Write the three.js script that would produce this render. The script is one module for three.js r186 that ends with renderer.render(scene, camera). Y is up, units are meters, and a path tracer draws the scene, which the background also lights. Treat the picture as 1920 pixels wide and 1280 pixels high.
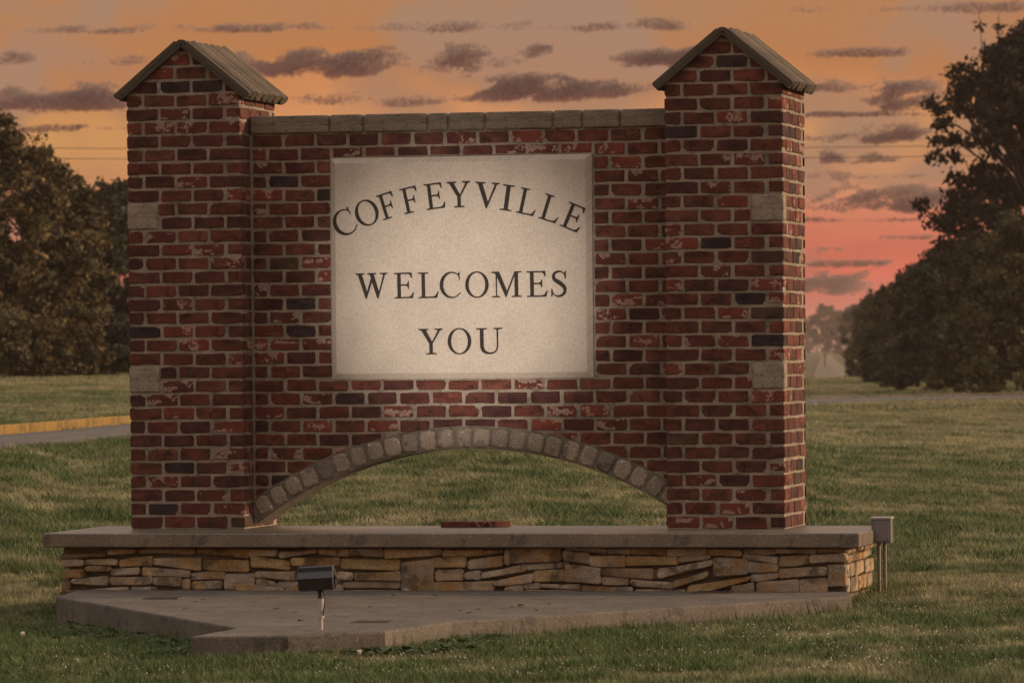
import * as THREE from 'three';
import { mergeGeometries, mergeVertices, toCreasedNormals } from 'three/addons/utils/BufferGeometryUtils.js';
import { RoundedBoxGeometry } from 'three/addons/geometries/RoundedBoxGeometry.js';

// ------------------------------------------------------------------ camera, sky, sun, exposure
const scene = new THREE.Scene();
const EYE = new THREE.Vector3(9.159, 1.441, 29.215), YAW = -0.2259, PITCH = 0.0021, ROLL = -0.0088, FPX = 9144;
const camera = new THREE.PerspectiveCamera(2 * Math.atan(640 / FPX) * 180 / Math.PI, 1024 / 682, 0.5, 60000);
const FW = new THREE.Vector3(Math.sin(YAW) * Math.cos(PITCH), Math.sin(PITCH), -Math.cos(YAW) * Math.cos(PITCH));
camera.position.copy(EYE);
camera.lookAt(EYE.clone().add(FW));
camera.rotateZ(ROLL);
camera.focus = 30.2; camera.userData.fStop = 8;
const renderer = new THREE.WebGLRenderer({ antialias: true });
renderer.toneMapping = THREE.LinearToneMapping;
renderer.toneMappingExposure = 0.9;
renderer.shadowMap.enabled = true;

// seeded noise
function rng(seed) { let s = (seed * 2654435761) >>> 0 || 1; return () => { s = (s + 0x6D2B79F5) >>> 0; let t = s; t = Math.imul(t ^ (t >>> 15), t | 1); t ^= t + Math.imul(t ^ (t >>> 7), t | 61); return ((t ^ (t >>> 14)) >>> 0) / 4294967296; }; }
function hash(i, j, s) { let h = Math.imul(i, 374761393) + Math.imul(j, 668265263) + Math.imul(s, 2246822519); h = Math.imul(h ^ (h >>> 13), 1274126177); return ((h ^ (h >>> 16)) >>> 0) / 4294967296; }
const mod = (a, n) => ((a % n) + n) % n;
function vnoise(x, y, s = 0, px = 1e6, py = 1e6) {
  const i = Math.floor(x), j = Math.floor(y), fx = x - i, fy = y - j, u = fx * fx * (3 - 2 * fx), v = fy * fy * (3 - 2 * fy);
  const a = hash(mod(i, px), mod(j, py), s), b = hash(mod(i + 1, px), mod(j, py), s), c = hash(mod(i, px), mod(j + 1, py), s), d = hash(mod(i + 1, px), mod(j + 1, py), s);
  return a + (b - a) * u + (c - a) * v + (a - b - c + d) * u * v;
}
function fbm(x, y, s, oct = 4, p = 1e6) { let a = 0, w = 0.5, n = 0, q = p; for (let k = 0; k < oct; k++) { a += w * vnoise(x, y, s + k, q, q); n += w; w *= 0.5; x *= 2; y *= 2; q *= 2; } return a / n; }
const lerp = (a, b, t) => a + (b - a) * t, clamp = (v, a = 0, b = 1) => Math.min(b, Math.max(a, v)), sstep = (a, b, x) => { const t = clamp((x - a) / (b - a)); return t * t * (3 - 2 * t); };
const lin = (c) => c.map((v) => { v /= 255; return v <= 0.04045 ? v / 12.92 : ((v + 0.055) / 1.055) ** 2.4; });

// the dusk sky: bands of colour by height, streaks of thin cloud all the way round, greyer overhead
{
  const W = 4096, H = 2048, data = new Float32Array(W * H * 4);
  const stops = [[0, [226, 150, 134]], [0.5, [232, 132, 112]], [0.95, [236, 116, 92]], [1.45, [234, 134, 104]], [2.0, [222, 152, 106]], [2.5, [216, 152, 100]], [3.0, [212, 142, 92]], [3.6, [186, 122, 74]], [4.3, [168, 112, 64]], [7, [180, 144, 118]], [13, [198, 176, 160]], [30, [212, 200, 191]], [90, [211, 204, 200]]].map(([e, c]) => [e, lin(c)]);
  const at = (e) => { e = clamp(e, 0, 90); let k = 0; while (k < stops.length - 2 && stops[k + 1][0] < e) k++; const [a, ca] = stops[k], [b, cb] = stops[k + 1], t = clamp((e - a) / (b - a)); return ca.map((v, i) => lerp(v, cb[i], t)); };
  for (let j = 0; j < H; j++) {
    const el = ((j + 0.5) / H - 0.5) * 180, base = at(el).map((v) => v * lerp(0.95, 1.0, sstep(3.5, 12, el))), low = el > -0.5 && el < 16;
    for (let i = 0; i < W; i++) {
      const o = (j * W + i) * 4;
      let r = base[0], g = base[1], b = base[2];
      if (low) {
        const az = (i / W) * 360, k = 4 / (4 + Math.max(el, 0)), n = fbm(az / 3.6, el * 2.4 * k + 3, 11, 4, 100), m = fbm(az * 0.9, el * 5 * k + 1.5 * n, 23, 4, 324);
        const f = 1 + (n - 0.5) * 0.7 + (m - 0.5) * 0.35, t = sstep(0.5, 0.7, vnoise(az * 0.1, el * 1.5 * k, 5, 36, 1e6)) * 0.1 * sstep(1.6, 2.6, el);
        r *= f; g *= f * (1 + t * 0.55); b *= f * (1 - t);
        const veil = sstep(0.5, 0.68, fbm(az * 0.5, el * 3.4 * k + 9 + 0.8 * m, 37, 5, 180)) * 0.62 * sstep(0.5, 1.6, el); r = lerp(r, 0.27, veil); g = lerp(g, 0.175, veil); b = lerp(b, 0.13, veil);   // layers of thin grey-mauve cloud
      }
      data[o] = r; data[o + 1] = g; data[o + 2] = b; data[o + 3] = 1;
    }
  }
  const t = new THREE.DataTexture(data, W, H, THREE.RGBAFormat, THREE.FloatType);
  t.mapping = THREE.EquirectangularReflectionMapping; t.magFilter = THREE.LinearFilter; t.minFilter = THREE.LinearFilter; t.needsUpdate = true;
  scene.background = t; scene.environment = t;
}
// the low sun, veiled, off to the right and a little behind the monument: it rakes the right-hand faces and leaves the fronts to the sky
const sun = new THREE.DirectionalLight(new THREE.Color(1.0, 0.7, 0.44), 3.8);
sun.position.set(2 + 80 * 0.9, 80 * 0.25, 80 * -0.36); sun.target.position.set(2, 1, 0);
sun.castShadow = true; sun.shadow.radius = 12; sun.shadow.mapSize.set(2048, 2048);
Object.assign(sun.shadow.camera, { left: -25, right: 25, top: 25, bottom: -25, near: 1, far: 200 });
scene.add(sun, sun.target);
scene.fog = new THREE.FogExp2(new THREE.Color(0.95, 0.74, 0.62), 0.0002);

// a pixel of the photograph as a direction
const UPV = new THREE.Vector3(0, 1, 0), RT0 = new THREE.Vector3(Math.cos(YAW), 0, Math.sin(YAW)), UP0 = new THREE.Vector3().crossVectors(RT0, FW);
const RT = RT0.clone().multiplyScalar(Math.cos(ROLL)).addScaledVector(UP0, Math.sin(ROLL)), UPC = UP0.clone().multiplyScalar(Math.cos(ROLL)).addScaledVector(RT0, -Math.sin(ROLL));
const dirOf = (px, py) => FW.clone().multiplyScalar(FPX).addScaledVector(RT, px - 960).addScaledVector(UPC, 640 - py).normalize();
const onY = (px, py, y) => { const d = dirOf(px, py); return EYE.clone().addScaledVector(d, (y - EYE.y) / d.y); };
const onZ = (px, py, z) => { const d = dirOf(px, py); return EYE.clone().addScaledVector(d, (z - EYE.z) / d.z); };
const away = (px, dist) => { const d = dirOf(px, 658); d.y = 0; d.normalize(); return EYE.clone().addScaledVector(d, dist); };   // a point so many metres off in the column of a pixel

// ------------------------------------------------------------------ helpers
const counts = {};
const numbered = (n) => { counts[n] = (counts[n] ?? -1) + 1; return counts[n] ? n + '_' + String(counts[n]).padStart(3, '0') : n; };
function tag(o, label, category, group, kind) { Object.assign(o.userData, { label, category }); if (group) o.userData.group = group; if (kind) o.userData.kind = kind; return o; }
function thing(name, label, category, pos = [0, 0, 0], group) { const g = new THREE.Group(); g.name = numbered(name); g.position.set(...pos); scene.add(g); return tag(g, label, category, group); }
function part(name, geo, mat, parent = scene) { const m = new THREE.Mesh(geo, mat); m.name = parent === scene ? numbered(name) : name; parent.add(m); return m; }
function structure(name, geo, mat, label) { const m = part(name, geo, mat); m.userData = { kind: 'structure', label, category: name.replace(/_/g, ' ') }; return m; }
const moved = (g, x, y, z, ry = 0) => { if (ry) g.rotateY(ry); g.translate(x, y, z); return g; };
const plain = (g) => { g = g.index ? g.toNonIndexed() : g; for (const k of Object.keys(g.attributes)) if (!['position', 'normal', 'uv'].includes(k)) g.deleteAttribute(k); return g; };
const merged = (list) => mergeGeometries(list.map(plain));

function dataTex(size, fn, srgb = true) {
  const d = new Uint8Array(size * size * 4);
  for (let j = 0; j < size; j++) for (let i = 0; i < size; i++) { const c = fn(i / size, j / size), o = (j * size + i) * 4; d[o] = clamp(c[0]) * 255; d[o + 1] = clamp(c[1]) * 255; d[o + 2] = clamp(c[2]) * 255; d[o + 3] = 255; }
  const t = new THREE.DataTexture(d, size, size); t.wrapS = t.wrapT = THREE.RepeatWrapping; t.magFilter = THREE.LinearFilter; t.minFilter = THREE.LinearMipmapLinearFilter; t.generateMipmaps = true;
  if (srgb) t.colorSpace = THREE.SRGBColorSpace; t.needsUpdate = true; return t;
}
const grey = (v) => [v, v, v];
// uv are metres; these tiles are 1 m, so a texel is about a millimetre
const brickClean = dataTex(1024, (u, v) => { const a = fbm(u * 12, v * 18, 3, 4, 12), b = vnoise(u * 230, v * 230, 9, 230, 230), p = sstep(0.66, 0.78, fbm(u * 40, v * 40, 31, 3, 40)); const k = 0.5 + 0.62 * a + 0.22 * (b - 0.5) - 0.25 * p; return [k, k * lerp(0.97, 1.03, a), k]; });
const brickStained = [0, 1, 2].map((v0) => dataTex(1024, (u, v) => {
  const a = fbm(u * 12, v * 18, 53 + v0 * 40, 4, 12), b = vnoise(u * 230, v * 230, 59, 230, 230), k = 0.62 + 0.42 * a + 0.16 * (b - 0.5);
  const n = fbm(u * 17, v * 26, 71 + v0 * 40, 5, 17), fine = fbm(u * 90, v * 90, 77, 3, 90), s = sstep(0.6, 0.625, n + (fine - 0.5) * 0.3 - 0.012) * (0.35 + 0.6 * fine);
  const base = [[0.49, 0.245, 0.195], [0.43, 0.215, 0.175], [0.38, 0.2, 0.165]][v0].map((q) => q * k * 1.08); return base.map((q, i) => lerp(q, [0.68, 0.62, 0.56][i], s));
}));
const brickBump = dataTex(512, (u, v) => grey(0.35 + 0.4 * fbm(u * 50, v * 50, 15, 4, 50) + 0.25 * sstep(0.45, 0.7, fbm(u * 14, v * 14, 25, 3, 14))), false);
const mortarMap = dataTex(1024, (u, v) => { const a = fbm(u * 9, v * 9, 83, 4, 9), b = vnoise(u * 256, v * 256, 87, 256, 256), c = sstep(0.6, 0.72, fbm(u * 30, v * 30, 89, 3, 30)); const k = 0.66 + 0.3 * a + 0.2 * (b - 0.5) - 0.12 * c; return [k, k * 0.985, k * 0.96]; });
const grainMap = dataTex(1024, (u, v) => { const a = fbm(u * 5, v * 5, 93, 5, 5), b = vnoise(u * 340, v * 340, 95, 340, 340), c = vnoise(u * 128, v * 128, 97, 128, 128); const k = 0.82 + 0.08 * a + 0.12 * (b - 0.5) + 0.08 * (c - 0.5); return [k, k, k * 0.99]; });
const concreteMap = dataTex(1024, (u, v) => { const a = fbm(u * 4, v * 4, 103, 5, 4), b = vnoise(u * 200, v * 200, 105, 200, 200), sp = sstep(0.86, 0.93, vnoise(u * 110, v * 110, 107, 110, 110)), dk = sstep(0.6, 0.75, fbm(u * 13, v * 13, 109, 4, 13)); const k = 0.56 + 0.3 * a + 0.22 * (b - 0.5) + 0.24 * sp - 0.14 * dk; return [k, k * 0.985, k * 0.965]; });
const rockMap = dataTex(1024, (u, v) => { const a = fbm(u * 8, v * 14, 113, 5, 8), b = vnoise(u * 170, v * 170, 115, 170, 170), dk = sstep(0.55, 0.7, fbm(u * 11, v * 11, 119, 5, 11)), och = sstep(0.45, 0.65, fbm(u * 5, v * 6, 121, 3, 5)); const k = (0.55 + 0.5 * a + 0.2 * (b - 0.5)) * (1 - 0.3 * dk); return [k, k * lerp(0.98, 0.88, och), k * lerp(0.96, 0.72, och)]; });
const roughBump = dataTex(512, (u, v) => grey(0.5 * fbm(u * 24, v * 24, 131, 5, 24) + 0.5 * fbm(u * 7, v * 7, 135, 3, 7)), false);
const std = (rgb, o = {}) => new THREE.MeshStandardMaterial({ color: new THREE.Color().setRGB(...rgb), roughness: 0.92, ...o });

const brickTones = [[0.185, 0.052, 0.034], [0.168, 0.047, 0.031], [0.145, 0.042, 0.029], [0.205, 0.067, 0.043], [0.118, 0.037, 0.027], [0.155, 0.053, 0.037], [0.105, 0.035, 0.029], [0.06, 0.033, 0.032], [0.11, 0.06, 0.038]];
const M = {
  bricks: brickTones.map((c) => std(c, { map: brickClean, bumpMap: brickBump, bumpScale: 0.004 })),
  stained: brickStained.map((m) => std([1, 1, 1], { map: m, bumpMap: brickBump, bumpScale: 0.005 })),
  mortar: std([0.46, 0.405, 0.335], { map: mortarMap, bumpMap: roughBump, bumpScale: 0.006 }),
  limestone: std([0.66, 0.585, 0.5], { map: grainMap, bumpMap: roughBump, bumpScale: 0.0004, roughness: 0.85 }),
  block: std([0.62, 0.54, 0.44], { map: concreteMap, bumpMap: roughBump, bumpScale: 0.006 }),
  coping: std([0.46, 0.395, 0.32], { map: concreteMap, bumpMap: roughBump, bumpScale: 0.008 }),
  arch: [[0.64, 0.555, 0.46], [0.57, 0.5, 0.415], [0.69, 0.59, 0.485], [0.4, 0.355, 0.31]].map((c) => std(c, { map: concreteMap, bumpMap: roughBump, bumpScale: 0.008 })),
  tile: [[0.24, 0.19, 0.14], [0.19, 0.155, 0.12], [0.28, 0.215, 0.155]].map((c) => std(c, { map: concreteMap, bumpMap: roughBump, bumpScale: 0.008 })),
  ledge: std([0.4, 0.345, 0.28], { map: concreteMap, bumpMap: roughBump, bumpScale: 0.001, roughness: 0.36 }),
  pad: std([0.29, 0.25, 0.215], { map: concreteMap, bumpMap: roughBump, bumpScale: 0.002, roughness: 0.8 }),
  rocks: [[0.58, 0.49, 0.385], [0.56, 0.44, 0.3], [0.53, 0.38, 0.19], [0.57, 0.42, 0.22], [0.5, 0.435, 0.36], [0.4, 0.29, 0.19]].map((c) => std(c, { map: rockMap, bumpMap: roughBump, bumpScale: 0.012 })),
  core: std([0.3, 0.25, 0.19], { map: mortarMap, bumpMap: roughBump, bumpScale: 0.01, roughness: 1 }),
  letter: std([0.02, 0.016, 0.013], { roughness: 0.85 }),
  asphalt: std([0.27, 0.245, 0.225], { map: concreteMap, roughness: 0.9 }),
  yellow: std([0.55, 0.33, 0.06], { map: concreteMap, roughness: 0.8 }),
  kerb: std([0.36, 0.31, 0.26], { map: concreteMap }),
  bark: std([0.028, 0.022, 0.017], { roughness: 1 }),
  wood: std([0.12, 0.09, 0.065], { roughness: 1 }),
};

// ------------------------------------------------------------------ the ground
const LEDGE = 0.35;                                  // top of the ledge; 0 is the top of the concrete pad
const padPts = [[105, 1118], [500, 1187], [1598, 1117]].map(([x, y]) => onY(x, y, 0));
const footPts = [[357, 1199], [540, 1196], [722, 1189], [846, 1170], [640, 1150], [455, 1181]].map(([x, y]) => onY(x, y, -0.012));
// where the drive runs: metres off in the column of a pixel, and its width
const driveRow = [[-900, 38, 1.6], [-400, 43, 1.6], [0, 50.5, 1.6], [243, 56.5, 1.7], [600, 72, 2.6], [1000, 100, 4], [1500, 139, 6], [1920, 146, 6.5], [2700, 150, 6.5], [3800, 150, 6.5]];
const driveCurve = new THREE.CatmullRomCurve3(driveRow.map(([p, d]) => away(p, d)));
const drivePts = driveCurve.getPoints(160).map((p) => new THREE.Vector2(p.x, p.z));
function driveSide(x, z) { let best = 1e9, side = 0; for (let i = 0; i < drivePts.length - 1; i++) { const a = drivePts[i], b = drivePts[i + 1], dx = b.x - a.x, dz = b.y - a.y, t = clamp(((x - a.x) * dx + (z - a.y) * dz) / (dx * dx + dz * dz)), qx = a.x + dx * t - x, qz = a.y + dz * t - z, d = Math.hypot(qx, qz); if (d < best) { best = d; side = dx * -qz - dz * -qx; } } return side < 0 ? best : -best; }   // positive beyond the drive
const along = (tbl, p) => { let k = 0; while (k < tbl.length - 2 && tbl[k + 1][0] < p) k++; const [a, va] = tbl[k], [b, vb] = tbl[k + 1]; return lerp(va, vb, sstep(0, 1, (p - a) / (b - a))); };
const mound = [[-2500, 0.5], [0, 0.55], [243, 0.55], [870, 0.62], [1300, 0.42], [1640, 0.12], [2100, -0.08], [4000, -0.1]], driveH = [[-2500, 0.5], [0, 0.55], [300, 0.55], [1000, 0.3], [1480, -0.06], [4000, -0.08]], driveD = driveRow.map(([p, d]) => [p, d]);
function groundY(x, z) {
  const dx = x - EYE.x, dz = z - EYE.z, dist = Math.hypot(dx, dz), lat = dx * RT0.x + dz * RT0.z, depth = dx * FW.x + dz * FW.z, px = clamp(960 + lat / Math.max(depth, 3) * FPX, -2400, 3900);
  let y = -0.11 + clamp((x - 2) * 0.022, -0.07, 0.06) * sstep(46, 33, dist) + (fbm(x * 0.3, z * 0.3, 201, 3) - 0.5) * 0.08 * sstep(3, 9, Math.hypot(x - 2, z - 1.5)) * sstep(90, 60, dist);
  y -= 0.03 * sstep(-0.3, 0.9, z) + 0.03 * sstep(2.5, 4.2, x) * sstep(0.2, 1, z);
  const D = along(driveD, px), R = Math.min(D - 4, 49), hd = along(driveH, px), m = along(mound, px), t = clamp((dist - 32.3) / (R - 32.3)), e = t * (1.35 - 0.35 * t);
  y = lerp(y, dist < R ? lerp(-0.11, m, e) + (fbm(x * 0.5, z * 0.5, 207, 2) - 0.5) * 0.05 : lerp(m, hd, sstep(R, D - 1.5, dist)), sstep(31, 34, dist));
  if (dist > D + 3) y = lerp(y, px < 900 ? 0.83 : -0.1 + 0.45 * sstep(1820, 2050, px), sstep(D + 3, Math.max(D + 25, 128), dist));
  return y;
}
function padInside(x, z, pts, grow = 0) { let inside = true; const c = pts.reduce((s, p) => s.add(p), new THREE.Vector3()).multiplyScalar(1 / pts.length); for (let i = 0; i < pts.length; i++) { const a = pts[i], b = pts[(i + 1) % pts.length]; const nx = b.z - a.z, nz = a.x - b.x, l = Math.hypot(nx, nz), s = Math.sign((c.x - a.x) * nx + (c.z - a.z) * nz); if (((x - a.x) * nx + (z - a.z) * nz) * s / l < -grow) inside = false; } return inside; }
// how dry the turf is at a place: 0 green, 1 straw
const dryness = (x, z) => clamp(0.58 - 0.36 * sstep(-1, 2.5, z) + 0.3 * sstep(-30, -45, z) * sstep(0, -8, x + z * 0.2) + (fbm(x * 1.1, z * 0.75, 301, 3) - 0.5) * 1.2 + (fbm(x * 4.2, z * 3.0, 303, 3) - 0.5) * 2.2 + (fbm(x * 0.08, z * 0.08, 305, 3) - 0.5) * 0.9);
{
  const xs = [], zs = [], NX = 190, NZ = 330;
  for (let i = 0; i <= NX; i++) { const t = (i / NX) * 2 - 1; xs.push(3 + Math.sinh(t * 6.2) * 6.1); }
  for (let j = 0; j <= NZ; j++) { const t = j / NZ; zs.push(40 - 26 * t * 1.0 - Math.sinh(Math.max(0, t - 0.1) * 6.6) * 22); }
  const pos = [], col = [], uv = [], idx = [], c = new THREE.Color();
  for (const z of zs) for (const x of xs) {
    pos.push(x, groundY(x, z), z); uv.push(x / 2.3, z / 2.3);
    const d = dryness(x, z), v = 0.8 + 0.4 * fbm(x * 1.7, z * 1.7, 311, 2);
    col.push(lerp(0.06, 0.26, d) * v, lerp(0.08, 0.21, d) * v, lerp(0.025, 0.11, d) * v);
  }
  for (let j = 0; j < NZ; j++) for (let i = 0; i < NX; i++) { const a = j * (NX + 1) + i, b = a + NX + 1; idx.push(a, a + 1, b, b, a + 1, b + 1); }
  const g = new THREE.BufferGeometry(); g.setAttribute('position', new THREE.Float32BufferAttribute(pos, 3)); g.setAttribute('color', new THREE.Float32BufferAttribute(col, 3)); g.setAttribute('uv', new THREE.Float32BufferAttribute(uv, 2)); g.setIndex(idx); g.computeVertexNormals();
  const turf = dataTex(1024, (u, v) => { const a = fbm(u * 22, v * 22, 321, 5, 22), b = vnoise(u * 300, v * 300, 325, 300, 300); const k = 0.45 + 0.6 * a + 0.35 * (b - 0.5); return [k, k, k * 0.95]; });
  structure('ground', g, new THREE.MeshStandardMaterial({ vertexColors: true, map: turf, bumpMap: roughBump, bumpScale: 0.02, roughness: 1 }), 'patchy green and straw coloured mown grassland');
}
// the drive and its kerb
function strip(points, left, right, lift, height) {          // a ribbon along points between two side offsets; with height it is a solid kerb
  const pos = [], uv = [], idx = []; let s = 0;
  points.forEach((p, i) => {
    const a = points[Math.max(0, i - 1)], b = points[Math.min(points.length - 1, i + 1)], dx = b.x - a.x, dz = b.y - a.y, l = Math.hypot(dx, dz), nx = dz / l, nz = -dx / l;
    if (i) s += Math.hypot(p.x - points[i - 1].x, p.y - points[i - 1].y);
    const lf = typeof left === 'function' ? left(i) : left, rg = typeof right === 'function' ? right(i) : right, q = [[p.x + nx * lf, p.y + nz * lf], [p.x + nx * rg, p.y + nz * rg]];
    const y = groundY(p.x, p.y) + lift;
    if (!height) { pos.push(q[0][0] + nx * 0.3 * Math.sign(lf), y - 0.3, q[0][1] + nz * 0.3 * Math.sign(lf), q[0][0], y, q[0][1], q[1][0], y, q[1][1], q[1][0] + nx * 0.3 * Math.sign(rg), y - 0.3, q[1][1] + nz * 0.3 * Math.sign(rg)); uv.push(s / 2, -0.2, s / 2, 0, s / 2, Math.abs(rg - lf) / 2, s / 2, Math.abs(rg - lf) / 2 + 0.2); }
    else { pos.push(q[0][0], y - 0.3, q[0][1], q[0][0], y + height - 0.02, q[0][1], q[0][0] * 0.9 + q[1][0] * 0.1, y + height, q[0][1] * 0.9 + q[1][1] * 0.1, q[1][0], y + height, q[1][1], q[1][0], y - 0.3, q[1][1]); for (let k = 0; k < 5; k++) uv.push(s / 2, k * 0.15); }
  });
  const n = height ? 5 : 4; for (let i = 0; i < points.length - 1; i++) for (let k = 0; k < n - 1; k++) { const a = i * n + k, b = a + n; idx.push(a, b, a + 1, a + 1, b, b + 1); }
  const g = new THREE.BufferGeometry(); g.setAttribute('position', new THREE.Float32BufferAttribute(pos, 3)); g.setAttribute('uv', new THREE.Float32BufferAttribute(uv, 2)); g.setIndex(idx); g.computeVertexNormals(); return g;
}
const driveW = (i) => { const t = i / 160 * (driveRow.length - 1), k = Math.min(driveRow.length - 2, Math.floor(t)); return lerp(driveRow[k][2], driveRow[k + 1][2], t - k); };
structure('road', strip(drivePts, (i) => driveW(i) / 2, (i) => -driveW(i) / 2, 0.03), M.asphalt, 'narrow grey asphalt drive curving through the grass');
{ const pts = Array.from({ length: 40 }, (_, i) => { const d = 158 * Math.pow(8, i / 39), p = away(1572 - 26 * (1 - 158 / d), d); return new THREE.Vector2(p.x, p.z); }); structure('path', strip(pts, 1.1, -1.1, 0.03), std([0.36, 0.29, 0.21], { map: mortarMap, roughness: 1 }), 'pale dirt track running away between the trees'); }
const cut = 78;
structure('painted_kerb', strip(drivePts.slice(0, cut), (i) => driveW(i) / 2 + 0.16, (i) => driveW(i) / 2, 0.0, 0.13), M.yellow, 'yellow painted kerb along the far edge of the drive');
structure('kerb', strip(drivePts.slice(cut - 1), (i) => driveW(i + cut) / 2 + 0.16, (i) => driveW(i + cut) / 2, 0.0, 0.1), M.kerb, 'plain concrete kerb along the far edge of the drive');

// ------------------------------------------------------------------ brickwork
const COURSE = 0.085, BH = 0.068;
// a prism with a worn front edge: outline in x, y, front face at z = 0, going back by depth
function prism(outline, depth, bevel, ou = 0, ov = 0) {
  const n = outline.length, c = outline.reduce((s, p) => [s[0] + p[0] / n, s[1] + p[1] / n], [0, 0]);
  let area = 0; for (let i = 0; i < n; i++) { const a = outline[i], b = outline[(i + 1) % n]; area += a[0] * b[1] - a[1] * b[0]; }
  if (area < 0) outline = outline.slice().reverse();
  const inner = outline.map(([x, y]) => { const dx = c[0] - x, dy = c[1] - y, l = Math.hypot(dx, dy) || 1; return [x + Math.sign(dx) * Math.min(bevel, Math.abs(dx)), y + Math.sign(dy) * Math.min(bevel, Math.abs(dy))]; });
  const pos = [], uv = [], tri = (...p) => { for (const q of p) { pos.push(...q); uv.push(ou + q[0] + q[2] * 0.93, ov + q[1] + q[2] * 0.11); } };
  for (let i = 1; i < n - 1; i++) tri([...inner[0], 0], [...inner[i], 0], [...inner[i + 1], 0]);
  for (let i = 0; i < n; i++) { const j = (i + 1) % n, a = [...outline[i], -bevel], b = [...outline[j], -bevel], ia = [...inner[i], 0], ib = [...inner[j], 0], A = [...outline[i], -depth], B = [...outline[j], -depth]; tri(a, b, ib); tri(a, ib, ia); tri(A, B, b); tri(A, b, a); }
  const g = new THREE.BufferGeometry(); g.setAttribute('position', new THREE.Float32BufferAttribute(pos, 3)); g.setAttribute('uv', new THREE.Float32BufferAttribute(uv, 2)); g.computeVertexNormals(); return g;
}
function wornRect(w, h, r, wear = 1) {                       // ten points, corners knocked off by different amounts
  const x = w / 2, y = h / 2, k = () => (r() < 0.32 * wear ? 0.009 + 0.02 * r() : 0.002 + 0.006 * r()), j = () => (r() - 0.5) * 0.006;
  const o = [];
  for (const [sx, sy, first] of [[-1, -1, 1], [1, -1, 0], [1, 1, 1], [-1, 1, 0]]) { const a = Math.min(k(), w * 0.3), b = Math.min(k(), h * 0.4), p = [sx * x + j(), sy * (y - b) + j()], q = [sx * (x - a) + j(), sy * y + j()]; o.push(...(first ? [p, q] : [q, p])); if (sy === sx) o.push([sx * -0.12 * w * (r() - 0.3), sy * y + j()]); }
  return o;
}
const rb = rng(77);
const pool = {};
function brickGeo(w, depth) {                                // 22 worn variants of every size, shared
  const key = w.toFixed(3) + '_' + depth.toFixed(3); pool[key] ??= Array.from({ length: w > 0.15 ? 22 : 12 }, () => prism(wornRect(w, BH, rb), depth, 0.0035, rb() * 7, rb() * 7));
  return pool[key][Math.floor(rb() * pool[key].length)];
}
function brickMat() { const t = rb(); if (rb() < 0.24) return M.stained[Math.floor(rb() * M.stained.length)]; return M.bricks[t < 0.18 ? 0 : t < 0.36 ? 1 : t < 0.54 ? 2 : t < 0.62 ? 3 : t < 0.76 ? 4 : t < 0.86 ? 5 : t < 0.945 ? 6 : t < 0.98 ? 7 : 8]; }
function clipPoly(poly, nx, ny, d) {                         // keeps nx*x + ny*y <= d
  const out = []; poly.forEach((p, i) => { const q = poly[(i + 1) % poly.length], a = nx * p[0] + ny * p[1] - d, b = nx * q[0] + ny * q[1] - d; if (a <= 0) out.push(p); if ((a < 0 && b > 0) || (a > 0 && b < 0)) { const t = a / (a - b); out.push([p[0] + (q[0] - p[0]) * t, p[1] + (q[1] - p[1]) * t]); } }); return out;
}
const polyArea = (p) => Math.abs(p.reduce((s, a, i) => { const b = p[(i + 1) % p.length]; return s + a[0] * b[1] - a[1] * b[0]; }, 0)) / 2;

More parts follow.
